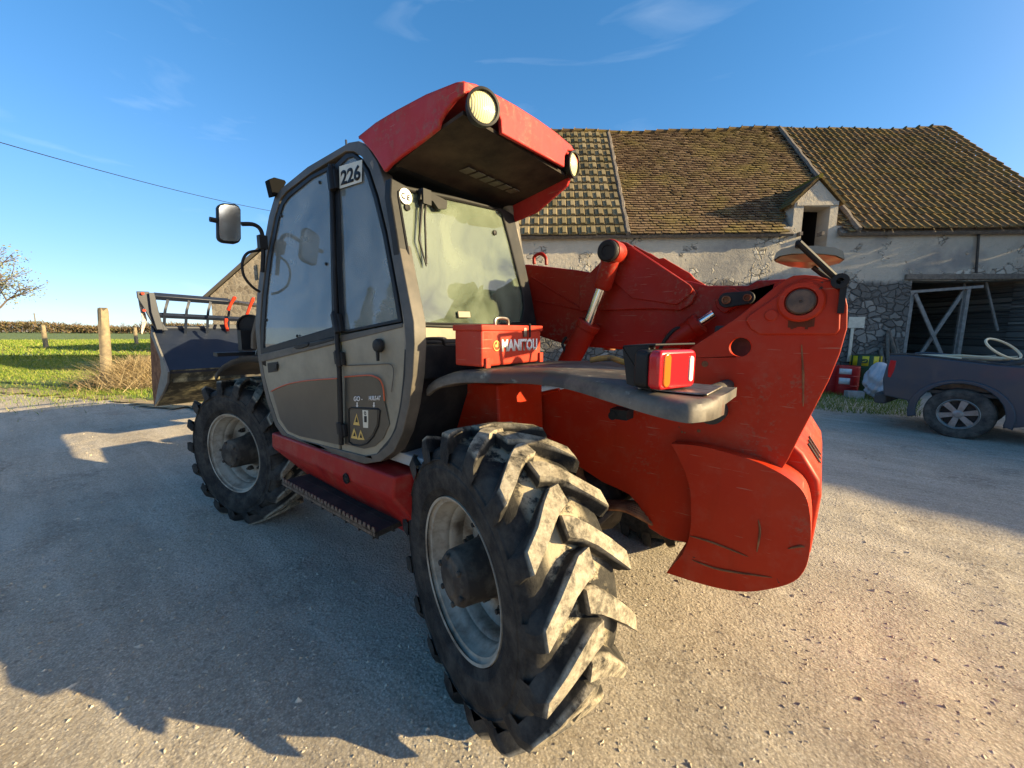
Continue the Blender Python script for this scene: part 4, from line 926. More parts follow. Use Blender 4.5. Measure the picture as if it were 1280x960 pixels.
# rear frame: window plane leans forward to the top
RX = lambda z: .505+max(0, z-1.6)*.125
def RS(px, py, dx=0):
    x = .52
    for _ in range(8): p = S(px, py, 'x', x); x = RX(p.z)+dx
    return p
ro = [(489,222), (508,232), (560,243), (632,262), (642,268), (652,310), (663,360), (671,405), (672,412), (660,413), (567,410), (512,408), (505,360), (497,300), (488,245)]
ri = [(497,236), (506,233), (560,243.5), (625,263), (630,270), (641,312), (651,355), (655,372), (652,378), (612,404), (606,406.5), (530,404), (525,399), (515,345), (505,285), (498,245)]
ri = [(498,240), (505,237), (560,248), (622,262), (628,268), (638,305), (648,345), (653,365), (655,385), (652,403), (610,406), (530,404), (525,399), (515,345), (505,285), (498.5,247)]
bm = nb(); prism(bm, [RS(*p,-.008) for p in ro], (.05,0,0), [[RS(*p,-.008) for p in ri]]); rw = T_('rear_window_frame', bm, M['plastic'], bevel=.006, seg=2, angle=40)
bm = nb(); prism(bm, [RS(*p,-.002) for p in ri], (.006,0,0)); fin('rear_glass', bm, M['glass_rear'], rw, smooth=False)
bm = nb()   # black rubber edge
tube(bm, [RS(*p,-.01) for p in ri], .006, 6, closed=True); fin('glass_seal', bm, M['black'], rw)
bm = nb()   # dark corner plate behind the glass, low right
prism(bm, [RS(*p,.012) for p in [(652,366), (655,385), (652,403), (604,405), (640,372)]], (.01,0,0)); fin('corner_plate', bm, M['navy'], rw, smooth=False)
for p in [(508.5,259.5), (618,291)]:
    bm = nb(); lathe(bm, [(.016,0), (.015,.008), (.001,.012)], RS(*p,-.004), (-1,0,0), 16); fin('glass_fixing', bm, M['black'], rw)
bm = nb(); c_ = RS(507,245.5,-.014); lathe(bm, [(.036,0), (.036,.002), (.0005,.002)], c_, (-1,0,0), 32); fin('ce_sticker', bm, M['white'], rw)
text_quad('mark_lettering', 'C E', RS(502,247.2,-.0175), RS(512.5,251,-.0175), RS(501.8,240,-.0175), M['black'], rw, bold=.02)
bm = nb(); P_ = [RS(*p,-.008) for p in [(571,389), (586,389.5), (587,397), (572,397)]]; prism(bm, P_, (-.010,0,0)); fin('glass_label', bm, M['taupe'], rw, bevel=.003)
# wiper
bm = nb(); tube(bm, [RS(533,250,-.03), RS(531,270,-.03), RS(532,300,-.028), RS(533,330,-.022)], .006, 6); tube(bm, [RS(528,252,-.03), RS(524,300,-.025), RS(533,333,-.02)], [.008,.006,.004], 6); box(bm, RS(531,247,-.03), (.04,.05,.07)); prism(bm, [RS(*p,-.02) for p in [(524,236), (556,252), (555,262), (545,262), (538,252), (522,250)]], (-.02,0,0))
fin('wiper', bm, M['black'], rw)
# taupe corner pillar sweeping down from the roof
def sweep_pillar(path, r_, mat, name, parent=None):
    bm = nb(); tube(bm, smoothpath(path, 6), r_, 14, flat=1.0); return T_(name, bm, mat, parent, angle=60)
cp = [SC(472,206,-.03), SC(484,240,-.035), SC(494,282,-.035), SC(503,330,-.035), SC(511,375,-.035), SC(516,410,-.035), SC(517,440,-.035), SC(514,480,-.035), SC(508,520,-.035), SC(498,548,-.035), SC(478,568,-.04)]
cp = [p+Vector((-.0,0,0)) for p in cp]
sweep_pillar(cp[:7], .040, M['pillar'], 'corner_pillar'); sweep_pillar([cp[6].lerp(cp[5],.1)]+cp[7:], .041, M['plastic'], 'lower_pillar')
cpr = [rside(RX(z)+.04, z)+Vector((0,.03,0)) for z in (1.3, 1.6, 2.0, 2.4, 2.47)]
sweep_pillar(cpr, .045, M['pillar'], 'corner_pillar')
# rear lower skin: taupe strip, dark cover, grab rail
bm = nb(); prism(bm, [RS(*p,.004) for p in [(512,405), (660,411), (668,436), (570,436), (514,434)]], (.03,0,0)); T_('rear_belt_panel', bm, M['taupe'], bevel=.004)
bm = nb(); prism(bm, [Vector((.50,1.0,1.60)), Vector((.50,1.0,1.30)), Vector((.62,.98,1.0)), Vector((.9,.96,.93)), Vector((1.9,.96,.93)), Vector((1.9,.96,1.60))], (0,-1.05,0)); T_('cab_tub', bm, M['plastic'], bevel=.02, seg=3)
bm = nb(); prism(bm, [Vector((.47,.95,1.575)), Vector((.47,-.02,1.575)), Vector((.47,-.02,1.40)), Vector((.47,.95,1.40))], (.04,0,0)); T_('rear_cover', bm, M['plastic'], bevel=.01)
bm = nb(); tube(bm, smoothpath([RS(528,432,-.03), RS(531,424,-.04), RS(552,424,-.04), RS(556,432,-.03), RS(567,432,-.03)], 4), .008, 8); T_('grab_rail', bm, M['plastic'])
# right side, front and floor of the cab
bm = nb(); O_ = [rside(.52,1.6), rside(.60,2.42), rside(1.85,2.50), rside(2.36,1.6), rside(2.2,.95), rside(.75,.95)]; I_ = [rside(.62,1.66), rside(.68,2.36), rside(1.80,2.42), rside(2.24,1.64), rside(2.2,1.62)]
prism(bm, O_, (0,.04,0), [I_]); T_('right_side', bm, M['frame'])
bm = nb(); prism(bm, I_, (0,.006,0)); T_('right_window', bm, M['glass'], smooth=False)
LF = lambda z: Vector((2.36-(max(0,z-1.55))*.50, side_y(z)-.03, z)); RF = lambda z: Vector((2.36-(max(0,z-1.55))*.50, rside(0,z).y+.03, z))
bm = nb(); tube(bm, [LF(1.5), LF(1.6), LF(2.1), LF(2.49)], .028, 8); tube(bm, [RF(1.5), RF(1.6), RF(2.1), RF(2.49)], .028, 8); prism(bm, [Vector((2.05,.93,1.0)), Vector((2.05,.0,1.0)), Vector((2.30,.0,1.45)), Vector((2.30,.93,1.45))], (-.03,0,0)); T_('front_frame', bm, M['frame'])
bm = nb(); prism(bm, [LF(1.45), RF(1.45), RF(2.48), LF(2.48)], (.006,0,0)); T_('windscreen', bm, M['glass'], smooth=False)
bm = nb()
rt_ = [Vector((.62,.93,2.47)), Vector((.80,.93,2.55)), Vector((1.86,.93,2.51)), Vector((1.90,.93,2.46)), Vector((1.86,.93,2.43)), Vector((.66,.93,2.42))]
prism(bm, rt_, (0,-.90,0)); T_('cab_roof', bm, M['black'], bevel=.02, seg=3)
# interior
bm = nb(); box(bm, (1.0,.50,1.50), (.50,.48,.14)); box(bm, (.80,.50,1.86), (.14,.46,.62), Matrix.Rotation(R(-8),3,'Y')); box(bm, (.80,.50,2.22), (.10,.26,.16)); T_('seat', bm, M['skin_seat'], bevel=.04, seg=3)
bm = nb(); tube(bm, circle((1.62,.50,1.78), (.5,0,.85), (0,1,0), .19, 28), .014, 8, closed=True); cyl(bm, (1.62,.5,1.78), (1.85,.5,1.45), .03, 10); tube(bm, [(1.53,.5,1.62),(1.71,.5,1.94)], .01, 6); T_('steering_wheel', bm, M['black'])
bm = nb(); box(bm, (2.0,.5,1.50), (.42,.92,.34)); box(bm, (1.3,.10,1.45), (.8,.2,.34)); tube(bm, [(1.35,.12,1.6),(1.38,.14,1.84)], .018, 8); box(bm, (1.2,.5,.98), (1.5,.96,.06)); box(bm, (1.3,.93,1.3), (.9,.03,.5)); T_('dashboard', bm, M['interior'], bevel=.02)
# roof visor: red shell with a dark soffit and two work lamps
q2 = lambda x, y: (420+x/4, 90+y/4)
VS = .965
vl = [q2(*p) for p in [(110,325), (175,395), (205,440), (240,500), (275,462), (320,425), (430,345), (510,282), (520,240), (548,192), (590,140), (640,104), (640,45), (600,52), (450,112), (300,192), (200,252)]]
bm = nb(); prism(bm, SP(vl, VS), (0,-.02,0)); visor = T_('roof_visor', bm, M['red_visor'], bevel=.008, seg=3, angle=40)
vx = .17
tlc = S(*q2(640,45),'y',VS)
vr_ = [q2(*p) for p in [(640,45), (700,58), (780,98), (900,165), (1010,235), (1100,300), (1180,368), (1208,415), (1212,450), (1205,470)]]
lo_ = [q2(*p) for p in [(1195,395), (1160,392), (1145,420), (1143,476), (830,306), (826,240), (800,170), (755,120), (700,92), (650,104), (640,110)]]
bm = nb(); prism(bm, [S(*p,'x',tlc.x) for p in vr_+lo_], (.02,0,0)); fin('visor_rear', bm, M['red_visor'], visor, bevel=.005, seg=2, angle=40)
# top skin of the visor between left edge, right edge
bm = nb(); tl_ = SP([q2(*p) for p in [(640,45), (600,52), (450,112), (300,192), (200,252), (112,322)]], VS); n_ = 8; grid = []
for p in tl_:
    grid.append([bm.verts.new(Vector((p.x, VS+(.075-VS)*k/n_, p.z+.03*math.sin(math.pi*k/n_)*1.0))) for k in range(n_+1)])
for i in range(len(grid)-1):
    for k in range(n_): bm.faces.new((grid[i][k], grid[i][k+1], grid[i+1][k+1], grid[i+1][k]))
fin('visor_top', bm, M['red_visor'], visor, solid=.012)
bm = nb(); prism(bm, [Vector((p.x, .06, p.z-(.10 if i_ in (1,2,3,4,5) else .04 if i_ == 6 else 0))) for i_, p in enumerate(SP([q2(*p) for p in [(175,330), (205,440), (240,500), (275,462), (320,425), (430,345), (600,200), (640,104), (640,45), (600,52), (450,112), (300,192)]], VS))], (0,.02,0)); fin('visor_side', bm, M['red_visor'], visor, bevel=.004)
zf = lambda p: p
bm = nb(); a_ = S(*q2(636,212),'y',VS-.03); b_ = S(*q2(300,432),'y',VS-.03); a2 = S(*q2(510,282),'y',VS-.02)
prism(bm, [a_, Vector((a_.x, .09, a_.z)), Vector((b_.x,.09,b_.z)), b_, a2], (0,0,.02)) if False else None
vs_ = [bm.verts.new(v_) for v_ in (a_, Vector((a_.x,.085,a_.z-.0)), Vector((.66,.085,2.43)), Vector((.66,VS-.03,2.43)), Vector((.45,VS-.022,2.475)))]
f_ = bm.faces.new(vs_); r_ = bmesh.ops.extrude_face_region(bm, geom=[f_]); bmesh.ops.translate(bm, vec=(0,0,.015), verts=[g for g in r_['geom'] if isinstance(g, bmesh.types.BMVert)])
fin('visor_soffit', bm, M['soffit'], visor, smooth=False)
bm = nb()
for i in range(6): box(bm, (.48, .25+.075*i, 2.462), (.07, .055, .004))
fin('soffit_grille', bm, M['frame'], visor)
def work_lamp(px, py, y, r_, ax):
    c_ = S(px, py, 'y', y); ax = Vector(ax).normalized()
    bm = nb(); lathe(bm, [(.0005,-.09), (r_*.6,-.085), (r_*1.05,-.03), (r_*1.18,-.005), (r_*1.18,.012), (r_*1.02,.014), (r_*1.0,.0)], c_, ax, 36); o = fin('work_lamp', bm, M['black'], visor)
    bm = nb(); lathe(bm, [(r_*1.0,.0), (r_*.7,.010), (r_*.3,.015), (.0005,.016)], c_, ax, 36); fin('lamp_lens', bm, M['lamp_lens'], o)
t = NT('lamp_glass_ribbed'); wv = t.n('ShaderNodeTexWave', wave_type='BANDS', bands_direction='Y'); wv.inputs['Scale'].default_value = 38; wv.inputs['Distortion'].default_value = 1.5; t.l(t.tc.outputs['Object'], wv.inputs[0])
t.col(t.mix(wv.outputs[1], (.82, .74, .40), (.62, .56, .32))).rough(.12); t.bump(wv.outputs[1], .3, .004); M['lamp_lens'] = t.m
work_lamp(603.5, 134.5, VS-.055, .060, (-.86, .42, -.05)); work_lamp(716, 206, .085, .060, (-1, -.1, -.05))
# ---- left mirror, its arm and cable, roof corner lamp, front mudguard
bm = nb(); mx_ = 2.05
tube(bm, smoothpath([S(328,340,'x',mx_-.0), S(329,312,'x',mx_), S(327,290,'x',mx_), S(318,281,'x',mx_), S(302,280,'x',mx_)], 5), .014, 8); tube(bm, [S(262,274,'x',mx_), S(272,276,'x',mx_)], .016, 8)
box(bm, S(328,303,'x',mx_), (.05,.05,.09)); lm = T_('side_mirror', bm, M['black'])
mo = [(272,259), (274,255), (280,253.5), (294,254.5), (299,257), (301.5,262), (302,298), (299.5,303), (294,304.5), (279,303), (274,300), (272.5,296)]
bm = nb(); prism(bm, [S(*p,'x',mx_-.02) for p in mo], (.05,.0,0)); fin('mirror_shell', bm, M['black'], lm, bevel=.012, seg=3, angle=45)
bm = nb(); c_ = S(287,279,'x',mx_-.02); prism(bm, [c_+(S(*p,'x',mx_-.02)-c_)*.9+Vector((-.001,0,0)) for p in mo], (-.003,0,0)); fin('mirror_face', bm, simple('dusty_mirror', (.42,.45,.44), .12, .85, (.30,.30,.27), 8), lm)
bm = nb(); tube(bm, smoothpath([S(326,313,'x',2.1), S(310,316,'x',2.1), S(303,328,'x',2.1), S(305,345,'x',2.1), S(315,358,'x',2.1), S(325,365,'x',2.1)], 6), .009, 8); T_('mirror_cable', bm, M['black'])
bm = nb(); P_ = [S(*p,'x',1.97) for p in [(336,224), (343,221.5), (356,225), (358,228), (350,243), (341,245)]]; prism(bm, P_, (.07,0,0)); T_('roof_lamp', bm, simple('matt_black_bracket', (.003,.003,.003), .8, spec=.1), bevel=.004)
bm = nb(); tube(bm, [S(433,182,'y',.9), S(432.5,175,'y',.9)], .006, 8); T_('roof_stud', bm, M['navy'])
bm = nb(); arc = SP([(268,470), (272,463), (278,456.5), (288,450.5), (300,446.5), (312,445), (322,445.5), (332,450)], 1.06); V1 = [bm.verts.new(p) for p in arc]; V2 = [bm.verts.new(p+Vector((0,-.42,0))) for p in arc]
V0 = [bm.verts.new(p+Vector((-.0,.0,-.045))) for p in arc]
for i in range(len(arc)-1): bm.faces.new((V1[i], V1[i+1], V2[i+1], V2[i])); bm.faces.new((V1[i], V1[i+1], V0[i+1], V0[i]))
T_('front_mudguard', bm, M['plastic'], solid=.012)
bm = nb(); lathe(bm, [(.001,-.08), (.07,-.06), (.10,.0), (.10,.03), (.09,.03), (.085,.015), (.001,.02)], S(314,408,'x',2.75), (-.5,.4,0), 24); box(bm, S(308,425,'x',2.75), (.08,.10,.16)); box(bm, S(300,442,'x',2.75), (.1,.34,.03)); T_('front_lamp', bm, M['black'])

# ================================================================== BUCKET WITH GRAB
BYL = .95; BWD = 2.36
rim_b = [(189,410), (196,430), (204,450), (209.5,465), (209,478), (203,492), (193,508)]
SPb = SP(rim_b, BYL)
frt = SP([(191,485), (189.5,450), (188,415)], BYL)
bm = nb(); vb_ = [[], []]
backp = SPb; ins = [p+Vector((.02,0,.004)) for p in backp]
prism(bm, backp+ins[::-1], (0,-BWD,0)); bucket = T_('bucket', bm, M['navy'], smooth=False)
for yy in (0, -BWD+.02):
    bm = nb(); prism(bm, [p+Vector((-.012,yy+.006,0)) for p in SPb]+[q_+Vector((0,yy+.006,0)) for q_ in frt], (0,-.022,0)); fin('side_plate', bm, M['rust'], bucket)
bm = nb(); prism(bm, SP(rim_b+[(193,507), (198,481), (201.5,465), (200,449), (192,428), (188,419)], BYL+.010), (0,-.02,0)); fin('side_rim', bm, simple('worn_grey_edge', (.17,.16,.14), .6, 0, (.09,.09,.09), 6), bucket)
bm = nb(); a, b_ = SPb[3]+Vector((-.012,0,.0)), SPb[4]+Vector((-.012,0,0))
prism(bm, [SPb[3]+Vector((-.006,-.03,.02)), SPb[4]+Vector((-.014,-.03,0)), SPb[5]+Vector((-.012,-.03,0)), SPb[6]+Vector((-.01,-.03,0)), SPb[6]+Vector((.004,-.03,0)), SPb[5]+Vector((.004,-.03,0)), SPb[4]+Vector((.004,-.03,0)), SPb[3]+Vector((.01,-.03,.02))], (0,-BWD+.06,0)); fin('bucket_floor', bm, M['mud'], bucket)
bm = nb(); p = SPb[4]; box(bm, p+Vector((-.03,-BWD/2,.02)), (.03,BWD-.1,.05)); p = SPb[6]; box(bm, p+Vector((-.02,-BWD/2,.06)), (.012,BWD-.1,.05)); fin('wear_bar', bm, M['mud'], bucket)
bm = nb(); p = SPb[0]; tube(bm, [p+Vector((0,0,0)), p+Vector((0,-BWD,0))], .035, 10); box(bm, p+Vector((.0,-.9,.03)), (.06,.5,.06)); fin('top_edge', bm, M['navy'], bucket)
GXb = 6.03
bm = nb(); A1, A2 = S(192,370,'x',GXb), S(285,377,'x',GXb); tube(bm, [A1, A2], .052, 4); grab = T_('grab_frame', bm, M['navy'], bevel=.01)
bm = nb(); tube(bm, [A2+Vector((0,.05,-.0)), A2+Vector((.02,-.05,0)), S(330,383,'x',GXb), A2+Vector((0,-1.6,-.02))], [.05,.032,.032,.032], 4); fin('grab_bar', bm, M['steel'], grab)
bm = nb(); C1, C2 = S(198,394,'x',GXb), S(322,400,'x',GXb); tube(bm, [C1, C2, C1+Vector((0,-2.3,-.0))], .036, 4); fin('grab_bar', bm, M['navy'], grab)
for px in (210, 237, 264, 290):
    bm = nb(); a, b_, c_ = S(px,375,'x',GXb), S(px-4,392,'x',GXb-.02), S(px-5,415,'x',GXb+.1)
    tube(bm, smoothpath([a, S(px-2.5,384,'x',GXb-.04), b_, c_, c_+Vector((.15,0,-.25))], 4), [.018]*17, 4, flat=1.6); fin('tine', bm, M['navy'], grab)
bm = nb(); prism(bm, [S(*p,'x',GXb-.02) for p in [(171,364), (186,364.5), (191,372), (196,395), (211,413), (196,413), (186,396), (180,385), (172,372)]], (.04,0,0)); prism(bm, [S(*p,'x',GXb-.06) for p in [(186,366), (193,366), (199,391), (205,412), (196,412), (189,390)]], (.02,0,0)); fin('grab_arm', bm, M['navy'], grab, bevel=.004)
bm = nb(); prism(bm, [S(*p,'x',GXb+.05) for p in [(172,368), (177,366), (179,385), (182,392), (184,400), (178,418), (176.5,416), (178,398), (175,385)]], (.03,0,0)); fin('end_tine', bm, M['steel'], grab)
for p in ((178,367), (180,388)): bm = nb(); lathe(bm, [(.018,-.02),(.018,.02),(.001,.02)], S(*p,'x',GXb-.03), (-1,0,0), 10); fin('grab_pin', bm, M['red'], grab)
for q_ in ([(294,371), (289,379), (285,388)], [(317,372), (312,384), (308,395)], [(283,398), (282,405), (285,414)]): bm = nb(); tube(bm, smoothpath([S(*p,'x',5.62) for p in q_], 3), [.018,.026]+[.02]*5, 8); fin('grab_cylinder', bm, M['red'], grab)
bm = nb(); box(bm, (5.30,-.27,1.10), (.20,.95,.62)); box(bm, (5.15,-.07,1.30), (.5,.06,.4)); box(bm, (5.15,-.47,1.30), (.5,.06,.4)); T_('tool_carrier', bm, M['dark'], bevel=.02)

# ================================================================== TOOLBOX standing on the mudguard
tbx = empty('toolbox', (.21,.68,1.48)); tag(tbx, 'small red metal toolbox with white lettering and a folding handle on the rear mudguard', 'toolbox'); TO = Vector((-.21,-.68,-1.48))
TB = lambda name, bm, mat, parent=None, **k: fin(name, bm, mat, parent or tbx, off=(TO if parent is None else None), **k)
bm = nb(); box(bm, (.21,.68,1.565), (.17,.46,.165)); tb = TB('box_body', bm, M['red_box'], bevel=.010, seg=3)
bm = nb(); box(bm, (.21,.68,1.655), (.185,.475,.028)); ld = TB('lid', bm, M['red_box'], bevel=.006, seg=3)
bm = nb(); tube(bm, smoothpath([(.21,.72,1.668), (.21,.715,1.70), (.21,.63,1.70), (.21,.62,1.668)], 4), .008, 8); fin('handle', bm, M['steel'], ld)
bm = nb(); box(bm, (.120,.60,1.635), (.012,.022,.045)); fin('latch', bm, M['steel'], ld, bevel=.002)
bm = nb(); tube(bm, [(.114,.565,1.674), (.114,.565,1.61)], .005, 6); tube(bm, [(.114,.565,1.674), (.30,.565,1.674)], .005, 6); TB('strap', bm, M['black'])
bm = nb(); prism(bm, [Vector((.122,.44,1.535)), Vector((.122,.44,1.485)), Vector((.122,.86,1.485)), Vector((.122,.86,1.51))], (-.006,0,0)) if False else None
bm = nb(); box(bm, (.118,.88,1.50), (.012,.03,.045)); TB('bracket', bm, M['red_box'], bevel=.002); bm = nb(); box(bm, (.118,.46,1.505), (.012,.03,.05)); TB('bracket', bm, M['red_box'], bevel=.002)
text_quad('brand_lettering', 'MANITOU', (.1235,.775,1.545), (.1235,.485,1.545), (.1235,.775,1.603), M['white'], tbx, off=TO, bold=.045)
bm = nb(); c_ = Vector((.1235,.812,1.574)); tube(bm, circle(c_, (0,1,0), (0,0,1), .022, 20), .003, 6, closed=True); box(bm, c_+Vector((0,0,0)), (.003,.02,.012)); box(bm, c_+Vector((0,-.006,.012)), (.003,.010,.014)); TB('brand_emblem', bm, M['yellow'])
bm = nb(); tube(bm, smoothpath([(-.15,.42,1.50), (-.24,.40,1.515), (-.33,.42,1.50), (-.40,.38,1.51)], 5), [.014]*16, 8); o = fin('rag_roll', bm, simple('ochre_leather', (.45,.24,.06), .8, 0, (.12,.09,.06), 9, .45,.6)); tag(o, 'ochre and brown rolled strap lying on the rear mudguard beside the lift cylinder', 'strap')
# ================================================================== AROUND THE YARD
# ---- pickup, shaded, at the barn door
TG = Vector((-2.83, -6.77, 0)); TF = Vector((-.954, .294, 0)).normalized(); TR = Vector((TF.y, -TF.x, 0))
truck = empty('pickup_truck', TG-TR*.9, math.atan2(TF.y, TF.x)); tag(truck, 'dark blue pickup truck with a dusty rear wheel and a loaded open bed', 'pickup')
def TL(px, py, b=0.0):      # photo point on the truck side, in truck space (x forward, y left)
    d = pray(px, py); t_ = ((TG+TR*b-CO).dot(TR))/d.dot(TR); P = CO+d*t_-(TG-TR*.9); return Vector((P.dot(TF), -P.dot(TR), P.z))
M['truck'] = simple('dark_blue_car_paint', (.026, .044, .062), .42, 0, (.05, .052, .055), 2.2, .45, .75); M['truck'].node_tree.nodes['Principled BSDF'].inputs['Coat Weight'].default_value = .1
M['trim'] = simple('dusty_black_plastic', (.035, .034, .033), .7, 0, (.08, .072, .06), 7, .4, .7)
M['cartyre'] = simple('dusty_car_tyre', (.045, .043, .04), .9, 0, (.13, .115, .095), 6, .4, .65, .4, 40)
M['alloy'] = simple('dusty_alloy', (.32, .31, .29), .45, .6, (.2, .18, .15), 8, .4, .7)
TT = lambda name, bm, mat, parent=None, **k: fin(name, bm, mat, parent or truck, **k)
pr = [TL(*p) for p in [(1112,444), (1130,443.5), (1165,447), (1205,451.5), (1245,456), (1290,461)]]
tailp = [TL(*p) for p in [(1143,521), (1128,511), (1112,503), (1107,497), (1106,470)]]
archp = [TL(*p) for p in [(1251,531), (1246,515), (1238,500), (1224,488), (1202,482.5), (1180,484), (1160,494), (1150,507), (1144,521)]]
ax_ = (TL(1197,517).x); 
archp = [Vector((ax_+.475*math.cos(R(a)), -.9, .40+.475*math.sin(R(a)))) for a in range(-18, 199, 18)]
x_end = .95; zr = pr[-1].z; 
side = pr[:-1]+[Vector((x_end,-.9,pr[-1].z)), Vector((x_end,-.9,.42))]+archp+[Vector((tailp[0].x-.12,-.9,.52)), Vector((pr[0].x-.01,-.9,.56)), Vector((pr[0].x-.05,-.9,.85))]
bm = nb(); prism(bm, side, (0,.07,0)); TT('bed_side', bm, M['truck'], bevel=.018, seg=3, angle=40)
bm = nb(); prism(bm, [p+Vector((0,1.73,0)) for p in side], (0,.07,0)); TT('bed_side', bm, M['truck'], bevel=.018, seg=3)
xt = pr[0].x
bm = nb(); box(bm, (xt+.03, 0, .86), (.06, 1.74, .56)); TT('tailgate', bm, M['truck'], bevel=.015)
bm = nb(); box(bm, (xt-.06, 0, .50), (.16, 1.72, .18)); TT('bumper', bm, M['trim'], bevel=.03, seg=3)
bm = nb(); box(bm, ((xt+x_end)/2, 0, .70), (x_end-xt, 1.66, .05)); box(bm, (x_end, 0, .9), (.05, 1.7, .5)); TT('bed_floor', bm, M['trim'])
bm = nb(); tube(bm, smoothpath([p+Vector((0,.035,.012)) for p in pr], 3), .020, 6); TT('rail', bm, M['trim'])
bm = nb()
fo = [Vector((ax_+.565*math.cos(R(a)), -.925, .38+.545*math.sin(R(a)))) for a in range(-14, 195, 13)]; fi_ = [Vector((ax_+.465*math.cos(R(a)), -.925, .40+.465*math.sin(R(a)))) for a in range(-14, 195, 13)]
prism(bm, fo+fi_[::-1], (0,.06,0)); TT('wheel_arch', bm, M['truck'], bevel=.015, seg=3, angle=45)
cabp = [(x_end+.02,.42), (x_end+.02,1.18), (x_end+.12,1.74), (x_end+.6,1.82), (x_end+1.5,1.74), (x_end+2.2,1.18), (x_end+3.3,1.02), (x_end+3.45,.75), (x_end+3.40,.45)]
bm = nb(); prism(bm, [Vector((x,-.86,z)) for x, z in cabp], (0,1.72,0)); cb = TT('cab', bm, M['truck'], bevel=.05, seg=3)
for yy in (-.872, .862):
    bm = nb(); prism(bm, [Vector((x_end+.25,yy,1.22)), Vector((x_end+.30,yy,1.66)), Vector((x_end+1.4,yy,1.64)), Vector((x_end+1.85,yy,1.24))], (0,.01,0)); fin('side_window', bm, M['black'], cb)
bm = nb(); tube(bm, smoothpath([(.32,-.84,1.17), (.55,-.82,1.27), (.90,-.80,1.58), (.90,.80,1.58), (.55,.82,1.27), (.32,.84,1.17)], 5), .035, 8); TT('roll_bar', bm, M['trim'])
bm = nb(); tlp = [TL(*p, .006) for p in [(1113,450), (1120.5,451), (1118,462), (1113,472), (1109.5,471), (1110,460)]]; prism(bm, tlp, (0,.05,0)); tlo = TT('tail_lamp', bm, M['lens_red'], bevel=.006, seg=2)
def car_wheel(x, y):
    bm = nb(); sg = -1 if y < 0 else 1
    prof = [(.215,.09), (.25,.115), (.32,.125), (.365,.11), (.385,.085), (.39,.04), (.39,-.04), (.385,-.085), (.32,-.12), (.215,-.09)]
    lathe(bm, prof, (0,0,0), (0,sg,0), 48); wh = fin('wheel', bm, M['cartyre'], truck); wh.location = (x, y-sg*.13, .385)
    bm = nb(); lathe(bm, [(.22,.10), (.235,.112), (.228,.116), (.205,.09), (.20,.0), (.20,-.08)], (0,0,0), (0,sg,0), 40)
    for k in range(6):
        a = k*math.pi/3+.26; e = Vector((math.cos(a),0,math.sin(a))); f_ = Vector((-math.sin(a),0,math.cos(a))); o_ = Vector((0,sg*.075,0))
        prism(bm, [e*.04+f_*.030+o_, e*.21+f_*.042+o_, e*.21-f_*.042+o_, e*.04-f_*.030+o_], (0,sg*.022,0))
    lathe(bm, [(.06,.06), (.06,.10), (.045,.108), (.001,.108)], (0,0,0), (0,sg,0), 20); fin('rim', bm, M['alloy'], wh, angle=35)
    bm = nb(); lathe(bm, [(.20,.03), (.001,.03)], (0,0,0), (0,sg,0), 24); fin('brake', bm, M['dark'], wh)
for x, y in ((ax_,-.90), (ax_,.90), (ax_+3.2,-.90), (ax_+3.2,.90)): car_wheel(x, y)
# load in the bed
TW = lambda x, y, z: TG-TR*.9+TF*x-TR*y+Vector((0,0,z))
Mp = simple('pale_plastic_pipe', (.62, .55, .36), .5)
Mw = simple('bleached_wood', (.42, .35, .25), .85, 0, (.28, .23, .17), 9, .4, .7)
bm = nb(); c_ = TW(.75, -.55, 1.33); hp_c = D(1254, 436, (TG-CO).dot(Fw)-.35); tube(bm, [hp_c+Rt*math.cos(R(a))*.235+Vector((0,0,1))*(math.sin(R(a))*.15-.05*math.cos(R(a)))+Fw*.12*math.sin(R(a)) for a in range(0, 360, 10)], .016, 8, closed=True)
tag(fin('hose_hoop', bm, Mp), 'loop of cream hose sticking up over the pickup bed', 'hose')
for i in range(16):
    a = random.uniform(-.10, .10); x0_ = xt+.06+random.random()*.5; y0_ = random.uniform(-.80, -.25) if i < 12 else random.uniform(-.1, .6); L_ = random.uniform(.6, 1.1); z_ = zr+.02+random.uniform(-.03, .10)
    bm = nb(); tube(bm, [TW(x0_, y0_, z_), TW(x0_+L_*.5, y0_+a*.5, z_+random.uniform(-.02,.04)), TW(min(x0_+L_, x_end-.1), y0_+a, z_+random.uniform(-.03,.06))], random.uniform(.012,.026), 6)
    tag(fin('stake', bm, Mw if i % 3 else Mp), 'pale pole or pipe lying lengthwise among others in the pickup bed', 'pole', 'poles and pipes loaded in the pickup bed')
bm = nb(); box(bm, TW(xt+.75, 0, .93), (1.5, 1.4, .40), Matrix.Rotation(math.atan2(TF.y, TF.x), 3, 'Z')); tag(fin('load_crate', bm, M['oak'], bevel=.02), 'brown crate filling the pickup bed under the poles', 'crate')

